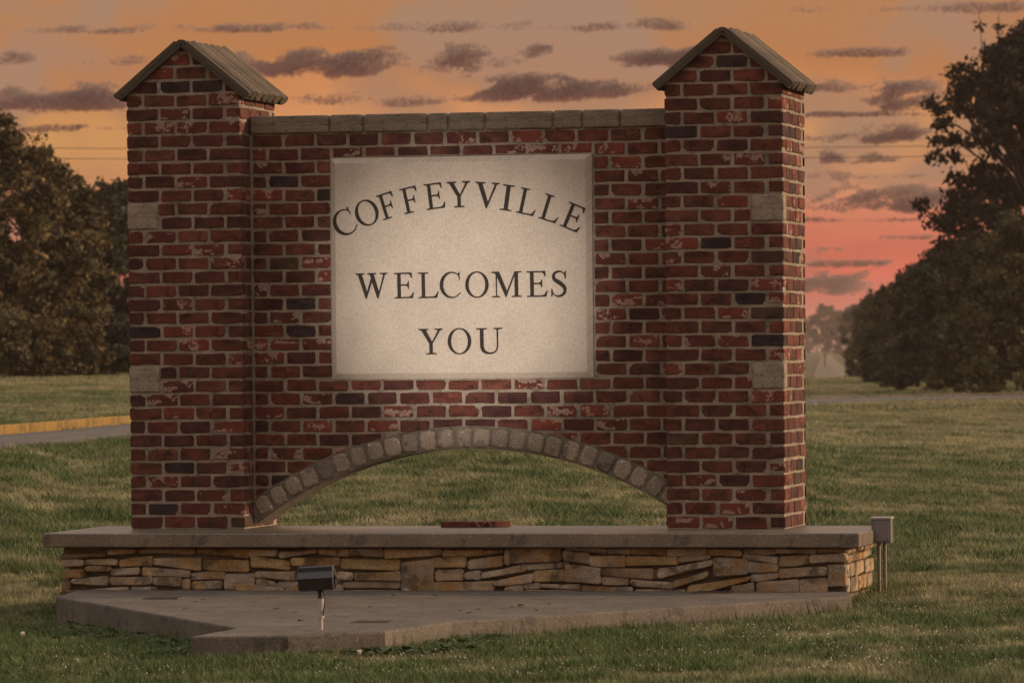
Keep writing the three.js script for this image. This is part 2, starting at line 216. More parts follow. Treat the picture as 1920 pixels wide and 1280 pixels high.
const WP = 0.73, DP = 0.79, EAVE = 32 * COURSE, JOINT = 0.022, SLOPE = 0.82, ROOFW = WP / 2 + 0.032;
function makePillar(x0, width, stoneRight, label, lean) {
  const t = thing('brick_pillar', label, 'pillar', [x0, LEDGE, 0], 'brick pillars of the welcome sign'); t.rotation.z = lean;
  const U = width / 3.5, UD = DP / 3.5, rear = [], r = rng(stoneRight ? 5 : 6), jig = () => (r() - 0.5) * 0.004;
  // mortar body with its gable
  const s = new THREE.Shape(); const e = 0.006; s.moveTo(e, 0); s.lineTo(width - e, 0); s.lineTo(width - e, EAVE); s.lineTo(width / 2, EAVE + (width / 2 - e) * SLOPE); s.lineTo(e, EAVE); s.closePath();
  const core = new THREE.ExtrudeGeometry(s, { depth: DP - 2 * e, bevelEnabled: false }); core.translate(0, 0, -DP + e); part('mortar', core, M.mortar, t);
  const put = (g, m, x, y, z, turn) => { const b = part('brick', g, m, t); b.position.set(x, y, z); b.rotation.y = turn; return b; };
  for (let i = 0; i < 32; i++) {
    const y = i * COURSE + COURSE / 2, odd = i % 2 === 1, block = i === 10 || i === 11 || i === 22 || i === 23;
    const cells = odd ? [[0, 0.5], [0.5, 1.5], [1.5, 2.5], [2.5, 3.5]] : [[0, 1], [1, 2], [2, 3], [3, 3.5]];
    cells.forEach(([a, b], k) => {
      let xa = a * U + (a ? JOINT / 2 : 0), xb = b * U - (b < 3.5 ? JOINT / 2 : 0); if (a === 0) xa = 0; if (b === 3.5) xb = width;
      if (block && !stoneRight && xa < 0.2) { xa = 0.203; if (xb - xa < 0.03) return; }
      if (block && stoneRight && xb > width - 0.2) { xb = width - 0.203; if (xb - xa < 0.03) return; }
      if (!odd && k === 3 && !block) return;                 // the end of a brick laid along the side
      const w = Math.round((xb - xa) * 200) / 200;
      put(brickGeo(w, 0.098), brickMat(), (xa + xb) / 2 + jig() * 0.6, y + jig(), 0.0005 + r() * 0.003, 0);
    });
    // right side, from the front corner back
    const side = odd ? [[0.5, 1.5], [1.5, 2.5], [2.5, 3.5]] : [[0, 1], [1, 2], [2, 3]];
    side.forEach(([a, b], k) => {
      let za = a * UD + (a ? JOINT / 2 : 0), zb = b * UD - (b < 3.5 ? JOINT / 2 : 0); if (b === 3.5) zb = DP;
      if (block && stoneRight && za < 0.11) za = 0.113;
      const w = Math.round((zb - za) * 200) / 200;
      put(brickGeo(w, U * 0.5 - JOINT / 2 - 0.004), brickMat(), width + r() * 0.003, y + jig(), -(za + zb) / 2, Math.PI / 2);
    });
    for (let k = 0; k < 4; k++) {                            // the two faces turned away
      const [a, b] = cells[k], za = a * UD + (a ? JOINT / 2 : 0), zb = b * UD - (b < 3.5 ? JOINT / 2 : 0), gl = brickGeo(Math.round((zb - za) * 200) / 200, 0.03).clone();
      if (!(odd && k === 0) && !(block && !stoneRight && za < 0.11)) rear.push(moved(gl, -r() * 0.003, y, -(za + zb) / 2, -Math.PI / 2));
      const xa = a * U + (a ? JOINT / 2 : 0), xb = b * U - (b < 3.5 ? JOINT / 2 : 0); rear.push(moved(brickGeo(Math.round((xb - xa) * 200) / 200, 0.03).clone(), width - (xa + xb) / 2, y, -DP - r() * 0.003, Math.PI));
    }
  }
  // gable courses, cut to the slope
  for (let i = 32; i < 36; i++) {
    const odd = i % 2 === 1, y = i * COURSE + COURSE / 2;
    for (const [a, b] of odd ? [[0, 0.5], [0.5, 1.5], [1.5, 2.5], [2.5, 3.5]] : [[0, 1], [1, 2], [2, 3], [3, 3.5]]) {
      const cx = (a + b) / 2 * U, w = (b - a) * U - JOINT; let p = wornRect(w, BH, r).map(([u, v]) => [u + cx, v + y]);
      const lim = EAVE + (width / 2) * SLOPE - 0.002; p = clipPoly(clipPoly(p, -SLOPE, 1, lim - width / 2 * SLOPE), SLOPE, 1, lim + width / 2 * SLOPE);
      if (p.length > 2 && polyArea(p) > 0.0012) { const g = prism(p, 0.06, 0.003, r() * 5, r() * 5); put(g, brickMat(), 0, 0, 0.001 + r() * 0.002, 0); const h = g.clone(); h.rotateY(Math.PI); h.translate(width, 0, -DP); rear.push(h); }
    }
  }
  const rr = part('rear_bricks', merged(rear), M.bricks[1], t); rr.userData.kind = 'stuff';
  for (const row of [10, 22]) {
    const bx = stoneRight ? width - 0.194 : -0.004, g = new RoundedBoxGeometry(0.198, COURSE * 2 - 0.01, 0.11, 2, 0.012); const b = part('stone_block', g, M.block, t); b.position.set(bx + 0.099, (row + 1) * COURSE, -0.05);
  }
  // roof: two slopes of long tiles laid from ridge to eave, with a plain verge at the front
  const roof = new THREE.Group(); roof.name = 'roof'; t.add(roof); roof.position.set(width / 2, EAVE, 0);
  const TH = 0.026, front = 0.045, total = DP + 0.105, ang = Math.atan(SLOPE), len = ROOFW / Math.cos(ang) + 0.012;
  for (const sd of [-1, 1]) {
    const deck = new THREE.BoxGeometry(len, TH, total - 0.01); const m = part('deck', deck, M.tile[1], roof);
    const place = (o, alongS, up, z) => { const nx = Math.sin(ang), ny = Math.cos(ang), sx = Math.cos(ang), sy = -Math.sin(ang), ridge = (WP / 2) * SLOPE - 0.01; o.position.set(sd * (sx * alongS + nx * up), ridge + sy * alongS + ny * up, z); o.rotation.z = -sd * ang; };
    place(m, len / 2 - 0.004 + sd * 0.002, TH / 2, front - total / 2);
    let z = front; const widths = [0.07, 0.13, 0.138, 0.128, 0.142, 0.138, 0.149];
    widths.forEach((w0, k) => {
      const g = k ? new THREE.CylinderGeometry((w0 - 0.022) / 2, (w0 - 0.014) / 2, len + (r() - 0.5) * 0.03, 10).rotateZ(sd > 0 ? Math.PI / 2 : -Math.PI / 2).scale(1, 0.5, 1) : new RoundedBoxGeometry(len, 0.036, w0 - 0.012, 2, 0.01); const o = part('tile', g, M.tile[k % 3], roof);
      place(o, len / 2 + 0.004 + (r() - 0.5) * 0.01, TH + 0.01 + r() * 0.006, z - w0 / 2); o.rotation.x = (r() - 0.5) * 0.03; z -= w0;
    });
  }
  const cap = new THREE.CylinderGeometry(0.03, 0.03, total - 0.02, 8); cap.rotateX(Math.PI / 2); const rc = part('ridge_cap', cap, M.tile[0], roof); rc.position.set(0, WP / 2 * SLOPE + 0.022, front - total / 2 - 0.004); rc.scale.set(1, 0.5, 1);
  return t;
}
const XR = 3.4065;
makePillar(-0.012, WP + 0.008, false, 'brick pillar with two pale stone blocks at its outer edge, beside the letter C', 0.003);
makePillar(XR, WP, true, 'brick pillar beside the grey electrical box, with tan-lit side face', -0.003);

// the wall between the pillars
const ZW = -0.204, X0 = WP - 0.02, X1 = XR + 0.02, WALLTOP = 29 * COURSE, AX = onZ(885, 841, ZW).x, ATOP = onZ(885, 841, ZW).y - LEDGE, AR = 2.3, RING = 0.128, ACY = ATOP - AR;
const SIGN = { x0: 1.2486, x1: 2.9142, y0: 0.9285, y1: 2.3066 };
{
  const t = thing('brick_wall', 'red brick wall with a stone arch and coping, spanning the two pillars', 'wall', [0, LEDGE, ZW]);
  const s = new THREE.Shape(), aa = (x) => Math.asin((x - AX) / AR), ey = (x) => ACY + Math.sqrt(AR * AR - (x - AX) ** 2); const e = 0.006, ar2 = AR + 0.012, e2 = (x) => ACY + Math.sqrt(ar2 * ar2 - (x - AX) ** 2);
  s.moveTo(X0, e2(X0)); for (let k = 1; k <= 40; k++) { const x = lerp(X0, X1, k / 40); s.lineTo(x, e2(x)); } s.lineTo(X1, WALLTOP); s.lineTo(X0, WALLTOP); s.closePath();
  const core = new THREE.ExtrudeGeometry(s, { depth: 0.33, bevelEnabled: false }); core.translate(0, 0, -0.33 - e); part('mortar', core, M.mortar, t);
  const r = rng(15), U = WP / 3.5, rear = [], jig = () => (r() - 0.5) * 0.004;
  for (let i = 0; i < 29; i++) {
    const y = i * COURSE + COURSE / 2, odd = i % 2 === 1; let x = WP - (odd ? 0.5 * U : 0);
    for (; x < XR; x += U) {
      const xa = Math.max(x + JOINT / 2, WP + 0.012), xb = Math.min(x + U - JOINT / 2, XR + 0.004); if (xb - xa < 0.03) continue;
      const cx = (xa + xb) / 2, w = xb - xa; let p = wornRect(w, BH, r), g = null, whole = w > U - JOINT - 0.002;
      const bx0 = SIGN.x0 - 0.012, bx1 = SIGN.x1 + 0.012, by0 = SIGN.y0 - 0.012, by1 = SIGN.y1 + 0.012;
      let q = p.map(([u, v]) => [u + cx, v + y]); let touched = false;
      if (y + BH / 2 > by0 && y - BH / 2 < by1 && xb > bx0 && xa < bx1) {
        touched = true; const ov = Math.min(y + BH / 2, by1) - Math.max(y - BH / 2, by0);
        if (ov < BH * 0.8 && cx > bx0 && cx < bx1) q = y > 1.6 ? clipPoly(q, 0, -1, -by1) : clipPoly(q, 0, 1, by0);
        else if (cx < (bx0 + bx1) / 2) q = clipPoly(q, 1, 0, bx0); else q = clipPoly(q, -1, 0, -bx1);
      }
      const ro = AR + RING + 0.012, near = Math.hypot(cx - AX, y - ACY);
      if (near < ro + 0.16) { const a = Math.atan2(cx - AX, y - ACY), nx = Math.sin(a), ny = Math.cos(a); touched = true; q = clipPoly(q, -nx, -ny, -(nx * AX + ny * ACY + ro)); }
      if (q.length < 3 || polyArea(q) < 0.0011) continue;
      const m = touched || !whole ? part('brick', prism(q.map(([u, v]) => [u - cx, v - y]), 0.09, 0.0035, r() * 6, r() * 6), brickMat(), t) : part('brick', brickGeo(Math.round(w * 200) / 200, 0.09), brickMat(), t);
      m.position.set(cx + jig() * 0.5, y + jig(), 0.0005 + r() * 0.003);
    }
    for (let xx = X0 + (odd ? 0.1 : 0); xx < X1 - U; xx += U) if (Math.hypot(xx + U / 2 - AX, y - ACY) > AR + 0.15) rear.push(moved(brickGeo(Math.round((U - JOINT) * 200) / 200, 0.03).clone(), xx + U / 2, y, -0.345, Math.PI));
  }
  part('rear_bricks', merged(rear), M.bricks[1], t).userData.kind = 'stuff';
  // arch stones
  const n = 25, a0 = Math.asin((onZ(492, 940, ZW).x - AX) / AR), a1 = Math.asin((X1 - 0.02 - AX) / AR);
  for (let k = 0; k < n; k++) {
    const am = lerp(a0, a1, (k + 0.5) / n), wdt = AR * (a1 - a0) / n, hh = RING - 0.012 + (r() - 0.5) * 0.012, ww = wdt - 0.013 + (r() - 0.5) * 0.01, o = [];
    for (let q = 0; q < 12; q++) { const th = q / 12 * 2 * Math.PI + 0.13, c = Math.cos(th), sn = Math.sin(th), f = 1 / Math.pow(Math.abs(c) ** 7 + Math.abs(sn) ** 7, 1 / 7) * (0.95 + 0.1 * r()); o.push([c * f * ww / 2, sn * f * hh / 2]); }
    const m = part('arch_stone', prism(o, 0.3, 0.009, r() * 5, r() * 5), M.arch[r() < 0.12 ? 3 : Math.floor(r() * 3)], t), rad = AR + RING / 2 + 0.004;
    m.position.set(AX + Math.sin(am) * rad, ACY + Math.cos(am) * rad, 0.012 + r() * 0.006); m.rotation.z = -am + (r() - 0.5) * 0.06;
  }
  const ring = new THREE.Shape(); for (let k = 0; k <= 40; k++) { const a = lerp(a0 - 0.012, a1 + 0.01, k / 40), f = k ? 'lineTo' : 'moveTo'; ring[f](AX + Math.sin(a) * (AR + RING + 0.008), ACY + Math.cos(a) * (AR + RING + 0.008)); } for (let k = 40; k >= 0; k--) { const a = lerp(a0 - 0.012, a1 + 0.01, k / 40); ring.lineTo(AX + Math.sin(a) * AR, ACY + Math.cos(a) * AR); } ring.closePath();
  const rg = new THREE.ExtrudeGeometry(ring, { depth: 0.335, bevelEnabled: false }); rg.translate(0, 0, -0.333); part('arch_mortar', rg, std([0.27, 0.235, 0.195], { map: mortarMap, bumpMap: roughBump, bumpScale: 0.006 }), t);
  // coping stones
  const cuts = [478, 617.6, 681, 802, 841, 909, 1037, 1092, 1163, 1247].map((p) => onZ(p, 225, ZW).x); cuts[0] = WP - 0.01; cuts[9] = XR + 0.01;
  for (let k = 0; k < 9; k++) { const w = cuts[k + 1] - cuts[k] - 0.01, h = 0.112 + (r() - 0.5) * 0.006; const m = part('coping_stone', new RoundedBoxGeometry(w, h, 0.37, 2, 0.014), M.coping, t); m.position.set((cuts[k] + cuts[k + 1]) / 2, WALLTOP + 0.058, -0.172 + (r() - 0.5) * 0.006); m.rotation.y = (r() - 0.5) * 0.008; }
  part('coping_mortar', new THREE.BoxGeometry(X1 - X0 - 0.02, 0.098, 0.33).translate((X0 + X1) / 2, WALLTOP + 0.05, -0.174), M.mortar, t);
}

// ------------------------------------------------------------------ the sign panel and its letters
const SZ = ZW + 0.04;
{
  const t = thing('sign_panel', 'pale limestone sign slab lettered in dark serif capitals', 'sign', [0, LEDGE, SZ]);
  const { x0, x1, y0, y1 } = SIGN, b = 0.034, A = [[x0, y0], [x1, y0], [x1, y1], [x0, y1]], B = [[x0 + b, y0 + b], [x1 - b, y0 + b], [x1 - b, y1 - b], [x0 + b, y1 - b]], pos = [], uv = [];
  const quad = (a, bb, c, d) => { for (const p of [a, bb, c, a, c, d]) { pos.push(...p); uv.push(p[0] + p[2], p[1] + p[2]); } };
  quad(...B.map((p) => [...p, 0]));
  for (let i = 0; i < 4; i++) { const j = (i + 1) % 4; quad([...A[i], -0.03], [...A[j], -0.03], [...B[j], 0], [...B[i], 0]); quad([...A[i], -0.09], [...A[j], -0.09], [...A[j], -0.03], [...A[i], -0.03]); }
  const g = new THREE.BufferGeometry(); g.setAttribute('position', new THREE.Float32BufferAttribute(pos, 3)); g.setAttribute('uv', new THREE.Float32BufferAttribute(uv, 2)); g.computeVertexNormals();
  part('panel', g, M.limestone, t);
  // letters: outlines on a cap height of 1, [width, outline]
  const P = {
    I: [0.46, [0, 0, .46, 0, .46, .04, .31, .06, .31, .94, .46, .96, .46, 1, 0, 1, 0, .96, .15, .94, .15, .06, 0, .04]],
    L: [0.87, [0, 0, .8, 0, .87, .25, .83, .25, .72, .09, .62, .055, .29, .055, .29, .94, .43, .96, .43, 1, 0, 1, 0, .96, .14, .94, .14, .06, 0, .04]],
    E: [0.86, [0, 0, .8, 0, .86, .24, .82, .24, .72, .09, .62, .055, .29, .055, .29, .49, .5, .49, .57, .46, .6, .37, .64, .37, .64, .67, .6, .67, .57, .57, .5, .545, .29, .545, .29, .945, .58, .945, .68, .92, .74, .79, .78, .79, .77, 1, 0, 1, 0, .96, .14, .94, .14, .06, 0, .04]],
    F: [0.78, [0, 0, .45, 0, .45, .04, .29, .06, .29, .47, .48, .47, .55, .44, .58, .35, .62, .35, .62, .65, .58, .65, .55, .555, .48, .525, .29, .525, .29, .945, .56, .945, .67, .92, .74, .78, .78, .78, .77, 1, 0, 1, 0, .96, .14, .94, .14, .06, 0, .04]],
    V: [1.04, [0, 1, .42, 1, .42, .96, .30, .94, .58, .25, .82, .9, .82, .94, .70, .96, .70, 1, 1.04, 1, 1.04, .96, .93, .93, .545, -.01, .505, -.01, .11, .93, 0, .96]],
    Y: [1.04, [0, 1, .43, 1, .43, .96, .32, .935, .575, .5, .82, .91, .8, .94, .68, .96, .68, 1, 1.04, 1, 1.04, .96, .93, .92, .6, .42, .6, .06, .76, .04, .76, 0, .30, 0, .30, .04, .45, .06, .45, .41, .12, .93, 0, .96]],
    W: [1.4, [0, 1, .38, 1, .38, .96, .28, .94, .49, .28, .665, .80, .62, .93, .52, .96, .52, 1, .9, 1, .9, .96, .8, .94, 1.01, .28, 1.2, .90, 1.18, .94, 1.07, .96, 1.07, 1, 1.4, 1, 1.4, .96, 1.29, .93, .98, 0, .935, 0, .71, .64, .47, 0, .425, 0, .1, .93, 0, .96]],
    M: [1.24, [0, 0, .34, 0, .34, .04, .22, .06, .22, .80, .57, 0, .60, 0, .95, .82, .95, .06, .82, .04, .82, 0, 1.24, 0, 1.24, .04, 1.10, .06, 1.10, .94, 1.24, .96, 1.24, 1, .96, 1, .63, .25, .32, 1, 0, 1, 0, .96, .14, .93, .17, .88, .17, .06, 0, .04]],
  };
  const ell = (cx, cy, rx, ry, d0, d1, n) => Array.from({ length: n + 1 }, (_, i) => { const a = (d0 + (d1 - d0) * i / n) * Math.PI / 180; return [cx + rx * Math.cos(a), cy + ry * Math.sin(a)]; });
  const shapeOf = (pts) => { const s = new THREE.Shape(); pts.forEach(([x, y], i) => (i ? s.lineTo(x, y) : s.moveTo(x, y))); s.closePath(); return s; };
  function glyph(ch) {
    if (P[ch]) { const f = P[ch][1], pts = []; for (let i = 0; i < f.length; i += 2) pts.push([f[i], f[i + 1]]); return [P[ch][0], [shapeOf(pts)]]; }
    if (ch === 'O') { const s = shapeOf(ell(0.5, 0.5, 0.5, 0.515, 0, 356, 48)); const h = new THREE.Path(); ell(0.5, 0.5, 0.352, 0.468, 0, 356, 48).forEach(([x, y], i) => (i ? h.lineTo(x, y) : h.moveTo(x, y))); h.closePath(); s.holes.push(h); return [1, [s]]; }
    if (ch === 'C') return [0.95, [shapeOf([[.9, 1.0], [.87, 1.0], [.83, .945], ...ell(.52, .5, .52, .515, 52, 318, 40), [.95, .19], [.925, .21], ...ell(.57, .5, .41, .462, 318, 48, 40).slice(1), [.865, .68], [.9, .68]])]];
    if (ch === 'U') { const s = new THREE.Shape(); s.moveTo(0, 1); s.lineTo(.43, 1); s.lineTo(.43, .96); s.lineTo(.29, .94); s.lineTo(.29, .36); s.bezierCurveTo(.29, .14, .4, .055, .56, .055); s.bezierCurveTo(.74, .055, .815, .15, .815, .36); s.lineTo(.815, .9); s.lineTo(.8, .94); s.lineTo(.69, .96); s.lineTo(.69, 1); s.lineTo(1.04, 1); s.lineTo(1.04, .96); s.lineTo(.89, .93); s.lineTo(.875, .9); s.lineTo(.875, .35); s.bezierCurveTo(.875, .1, .74, -.015, .52, -.015); s.bezierCurveTo(.28, -.015, .14, .1, .14, .35); s.lineTo(.14, .94); s.lineTo(0, .96); s.closePath(); return [1.04, [s]]; }
    const c = new THREE.CatmullRomCurve3([[.6, .72], [.55, .88], [.43, .968], [.27, .965], [.135, .87], [.14, .70], [.3, .575], [.46, .46], [.575, .3], [.53, .12], [.37, .025], [.2, .04], [.09, .14], [.045, .3]].map(([x, y]) => new THREE.Vector3(x, y, 0))), n = 60, l = [], r = [];
    for (let i = 0; i <= n; i++) { const t = i / n, p = c.getPoint(t), d = c.getTangent(t), w = lerp(0.02, 0.085, Math.pow(Math.max(0, 1 - Math.abs(t - 0.5) / 0.36), 0.8)); l.push([p.x - d.y * w, p.y + d.x * w]); r.push([p.x + d.y * w, p.y - d.x * w]); }
    return [0.68, [shapeOf([...l, ...r.reverse()]), shapeOf([[.58, .7], [.62, .68], [.625, 1], [.595, 1], [.56, .93]]), shapeOf([[.02, .31], [.06, .3], [.075, .07], [.045, 0], [.015, 0]])]];
  }
  function letter(ch, px, py, wpx, hpx, turn = 0) {          // centre of the base line, width and height in pixels of the photograph
    const [w, shapes] = glyph(ch), a = onZ(px, py, SZ), k = 1 / 303, g = merged(shapes.map((s, i) => new THREE.ExtrudeGeometry(s, { depth: 0.0035 + i * 0.0003, bevelEnabled: false, curveSegments: 14 })));
    g.translate(-w / 2, 0, 0); g.scale(wpx * k / w, hpx * k, 1); const m = part('letter', g, M.letter, t); m.position.set(a.x, a.y - LEDGE, 0.0004); m.rotation.z = turn + 0.0125;
  }
  for (const [ch, a, b] of [['W', 245, 475], ['E', 512, 655], ['L', 680, 825], ['C', 828, 980], ['O', 1005, 1172], ['M', 1188, 1400], ['E', 1432, 1580], ['S', 1598, 1717]]) { const xm = (a + b) / 2; letter(ch, 600 + xm / 3.692, 480 + (296 - (xm - 245) * 0.011) / 3.692, (b - a) / 3.692, 178 / 3.692); }
  for (const [ch, a, b] of [['Y', 683, 855], ['O', 883, 1052], ['U', 1083, 1267]]) { const xm = (a + b) / 2; letter(ch, 600 + xm / 3.692, 480 + (681 - (xm - 683) * 0.011) / 3.692, (b - a) / 3.692, 178 / 3.692); }
  const R = 1790, cx = 1000, cy = 770 + R;
  for (const [ch, x, w] of [['C', 207, 160], ['O', 356, 168], ['F', 492, 118], ['F', 642, 120], ['E', 806, 140], ['Y', 964, 168], ['V', 1150, 172], ['I', 1284, 84], ['L', 1420, 136], ['L', 1574, 138], ['E', 1722, 140]]) { const a = Math.asin((x - cx) / R); letter(ch, 600 + x / 3.692, 180 + (cy - R * Math.cos(a)) / 3.692, w / 3.692, 179 / 3.692, -a); }
}

// ------------------------------------------------------------------ stone base, ledge and pad
const LZ0 = -0.585, LZ1 = 0.654, LX0 = -0.376, LX1 = 4.693, FZ = 0.575, FX0 = -0.29, FX1 = 4.6;
{
  const t = thing('stone_base', 'low base of stacked tan and ochre sandstone under a concrete ledge', 'stone base', [0, 0, 0]);
  const lw = LX1 - LX0, ld = LZ1 - LZ0, slab = new RoundedBoxGeometry(lw, 0.086, ld, 3, 0.009); const us = slab.attributes.position, uu = slab.attributes.uv; for (let i = 0; i < us.count; i++) uu.setXY(i, us.getX(i) + us.getZ(i) * 0.3, us.getY(i) + us.getZ(i)); 
  part('ledge', moved(slab, (LX0 + LX1) / 2, LEDGE - 0.043, (LZ0 + LZ1) / 2), M.ledge, t);
  part('backing', new THREE.BoxGeometry(FX1 - FX0 - 0.08, LEDGE - 0.086 + 0.4, FZ - LZ0 - 0.16).translate((FX0 + FX1) / 2, (LEDGE - 0.086 - 0.4) / 2, (FZ - 0.05 + LZ0 + 0.1) / 2), M.core, t);
  const r = rng(91), ochre = [2, 3];
  // [left, top, bottom, right, top, bottom, colour] of every stone in an enlargement of the photograph
  const tbl = {
    A: [[205, 318, 350, 545, 306, 330, 5], [560, 280, 318, 770, 280, 302, 1], [785, 280, 306, 1215, 280, 316, 1], [1232, 280, 306, 1622, 278, 346, 2], [190, 362, 408, 382, 362, 400, 0], [396, 360, 397, 634, 356, 394, 1], [655, 365, 410, 902, 330, 400, 2], [910, 350, 392, 1266, 345, 440, 0], [1280, 356, 430, 1624, 366, 447, 3], [1640, 328, 410, 1928, 372, 432, 3], [185, 440, 500, 388, 434, 490, 2], [396, 412, 440, 590, 412, 440, 5], [592, 430, 472, 800, 416, 462, 0], [824, 414, 474, 1178, 438, 490, 0], [1188, 462, 508, 1442, 442, 500, 4], [1440, 468, 578, 1668, 464, 590, 4], [1674, 448, 488, 1966, 450, 516, 0], [175, 520, 590, 276, 518, 578, 5], [288, 506, 532, 564, 480, 548, 0], [580, 490, 542, 894, 484, 542, 0], [900, 490, 542, 1118, 490, 556, 0], [1126, 505, 577, 1180, 505, 577, 0], [1192, 524, 577, 1424, 516, 572, 0], [200, 590, 640, 394, 590, 640, 5], [402, 586, 640, 720, 564, 640, 4], [742, 564, 640, 930, 564, 640, 4], [940, 592, 640, 1064, 596, 640, 4], [1078, 588, 640, 1262, 586, 640, 4], [1270, 592, 640, 1530, 590, 640, 0]],
    B: [[-60, 280, 335, 150, 282, 326, 0], [172, 300, 346, 456, 280, 306, 1], [468, 280, 310, 692, 280, 332, 2], [697, 280, 320, 952, 280, 335, 0], [962, 280, 348, 1388, 278, 318, 1], [1396, 286, 330, 1704, 282, 322, 2], [1708, 288, 326, 1850, 282, 304, 2], [264, 346, 398, 628, 342, 402, 2], [632, 352, 422, 1072, 358, 438, 3], [1086, 384, 590, 1330, 352, 598, 4], [1316, 346, 416, 1570, 335, 412, 3], [1588, 366, 428, 1848, 328, 402, 0], [608, 448, 506, 724, 462, 508, 0], [742, 462, 512, 1082, 446, 516, 1], [1344, 436, 516, 1554, 428, 510, 1], [1560, 460, 504, 1682, 438, 508, 4], [1690, 456, 498, 2022, 388, 444, 0], [0, 500, 545, 142, 528, 560, 4], [146, 532, 572, 304, 524, 560, 4], [652, 528, 568, 1074, 524, 572, 0], [1328, 530, 592, 1780, 520, 588, 1], [-150, 540, 590, 208, 572, 606, 0], [222, 572, 640, 646, 546, 640, 4], [664, 588, 640, 1072, 590, 640, 4]],
    C: [[180, 282, 392, 224, 282, 388, 0], [230, 280, 382, 608, 274, 366, 1], [618, 288, 356, 818, 308, 388, 0], [640, 268, 282, 948, 276, 314, 0], [954, 276, 306, 1124, 276, 316, 0], [1130, 276, 312, 1398, 274, 324, 2], [1404, 276, 330, 1704, 274, 318, 1], [820, 330, 402, 1088, 326, 410, 1], [1094, 332, 402, 1484, 332, 392, 2], [1488, 342, 378, 1726, 322, 350, 1], [344, 398, 432, 664, 372, 412, 0], [640, 398, 520, 906, 424, 538, 4], [914, 424, 472, 1304, 428, 502, 5], [1308, 438, 502, 1336, 436, 502, 5], [1340, 420, 500, 1748, 358, 396, 0], [98, 516, 556, 392, 462, 526, 0], [398, 446, 520, 648, 434, 516, 3], [908, 488, 542, 1118, 488, 546, 0], [1452, 518, 566, 1714, 442, 484, 1], [182, 566, 640, 322, 544, 640, 0], [328, 544, 574, 448, 534, 572, 0], [452, 542, 562, 750, 544, 578, 0], [340, 582, 640, 750, 586, 640, 4], [760, 554, 640, 1140, 566, 640, 0], [1132, 504, 552, 1452, 534, 577, 0], [1160, 586, 640, 1540, 584, 640, 4], [1556, 548, 640, 2022, 484, 508, 2]],
    D: [[30, 434, 482, 282, 448, 492, 2], [296, 434, 466, 536, 436, 476, 1], [540, 436, 466, 842, 436, 476, 1], [850, 436, 462, 1128, 430, 456, 5], [294, 476, 512, 554, 500, 544, 0], [560, 498, 572, 792, 484, 544, 1], [796, 488, 542, 1144, 476, 530, 0], [74, 502, 638, 332, 518, 622, 4], [336, 534, 612, 552, 546, 602, 0], [560, 590, 658, 920, 574, 632, 0], [928, 556, 718, 1138, 566, 718, 0], [1086, 722, 820, 1140, 722, 820, 1], [350, 632, 684, 554, 618, 656, 0], [206, 718, 800, 372, 690, 800, 4], [392, 684, 800, 710, 666, 800, 0], [714, 672, 800, 924, 654, 800, 1]],
  }, org = { A: [60, 960], B: [480, 960], C: [900, 960], D: [1320, 920] };
  const stone = (pts, mat, turn, depth) => { const cx = pts.reduce((s, p) => s + p[0], 0) / pts.length, cy = pts.reduce((s, p) => s + p[1], 0) / pts.length; return [part('stone', prism(pts.map(([x, y]) => [x - cx, y - cy]), depth, 0.006, r() * 6, r() * 6), mat, t), cx, cy]; };
  const rounded = (c) => {                                   // 12 points round a quadrilateral, corners softened, edges uneven
    const o = []; for (let k = 0; k < 4; k++) { const a = c[k], b = c[(k + 1) % 4], l = Math.hypot(b[0] - a[0], b[1] - a[1]), w = Math.min(0.006 + 0.011 * r(), l * 0.3), at = (d, off) => { const f = d / l; return [lerp(a[0], b[0], f) - (b[1] - a[1]) / l * off, lerp(a[1], b[1], f) + (b[0] - a[0]) / l * off]; }; o.push(at(w, 0), at(l * (0.35 + 0.3 * r()), (r() - 0.45) * 0.01), at(l - w, 0)); } return o;
  };
  for (const key of Object.keys(tbl)) for (const [xl, tl, bl, xr, tr, br, c] of tbl[key]) {
    const q = [[xl, bl], [xr, br], [xr, tr], [xl, tl]].map(([x, y]) => { const p = onZ(org[key][0] + x / 4, org[key][1] + y / 4, FZ); return [clamp(p.x, FX0, FX1), Math.min(p.y, LEDGE - 0.088)]; });
    const mx = (q[0][0] + q[1][0]) / 2, my = (q[0][1] + q[1][1] + q[2][1] + q[3][1]) / 4, grow = q.map(([x, y]) => [clamp(mx + (x - mx) * 1.012 + Math.sign(x - mx) * 0.002, FX0, FX1), Math.min(y + Math.sign(y - my) * 0.004, LEDGE - 0.087)]);
    const [m, cx, cy] = stone(rounded(grow), M.rocks[c], 0, 0.1); m.position.set(cx, cy, FZ - 0.012 + r() * 0.024); m.rotation.set((r() - 0.5) * 0.07, (r() - 0.5) * 0.07, 0);
  }
  for (const [sx, turn] of [[FX1, Math.PI / 2], [FX0, -Math.PI / 2]]) for (let y = -0.12; y < 0.24;) {       // the two ends
    const h = Math.min(0.05 + r() * 0.05, 0.262 - y); let z = FZ - 0.06; while (z > LZ0 + 0.12) { const l = Math.min(0.1 + r() * 0.2, z - LZ0 - 0.08); const [m] = stone(rounded([[-l / 2, -h / 2 + 0.005], [l / 2 - 0.008, -h / 2 + 0.005 + r() * 0.008], [l / 2 - 0.008, h / 2], [-l / 2, h / 2 - r() * 0.01]]), M.rocks[[1, 2, 3, 5, 0][Math.floor(r() * 5)]], turn, 0.1); m.position.set(sx + (turn > 0 ? -1 : 1) * (0.012 - r() * 0.02), y + h / 2, z - l / 2); m.rotation.y = turn; z -= l + 0.006; } y += h; if (h < 0.02) break;
  }
}
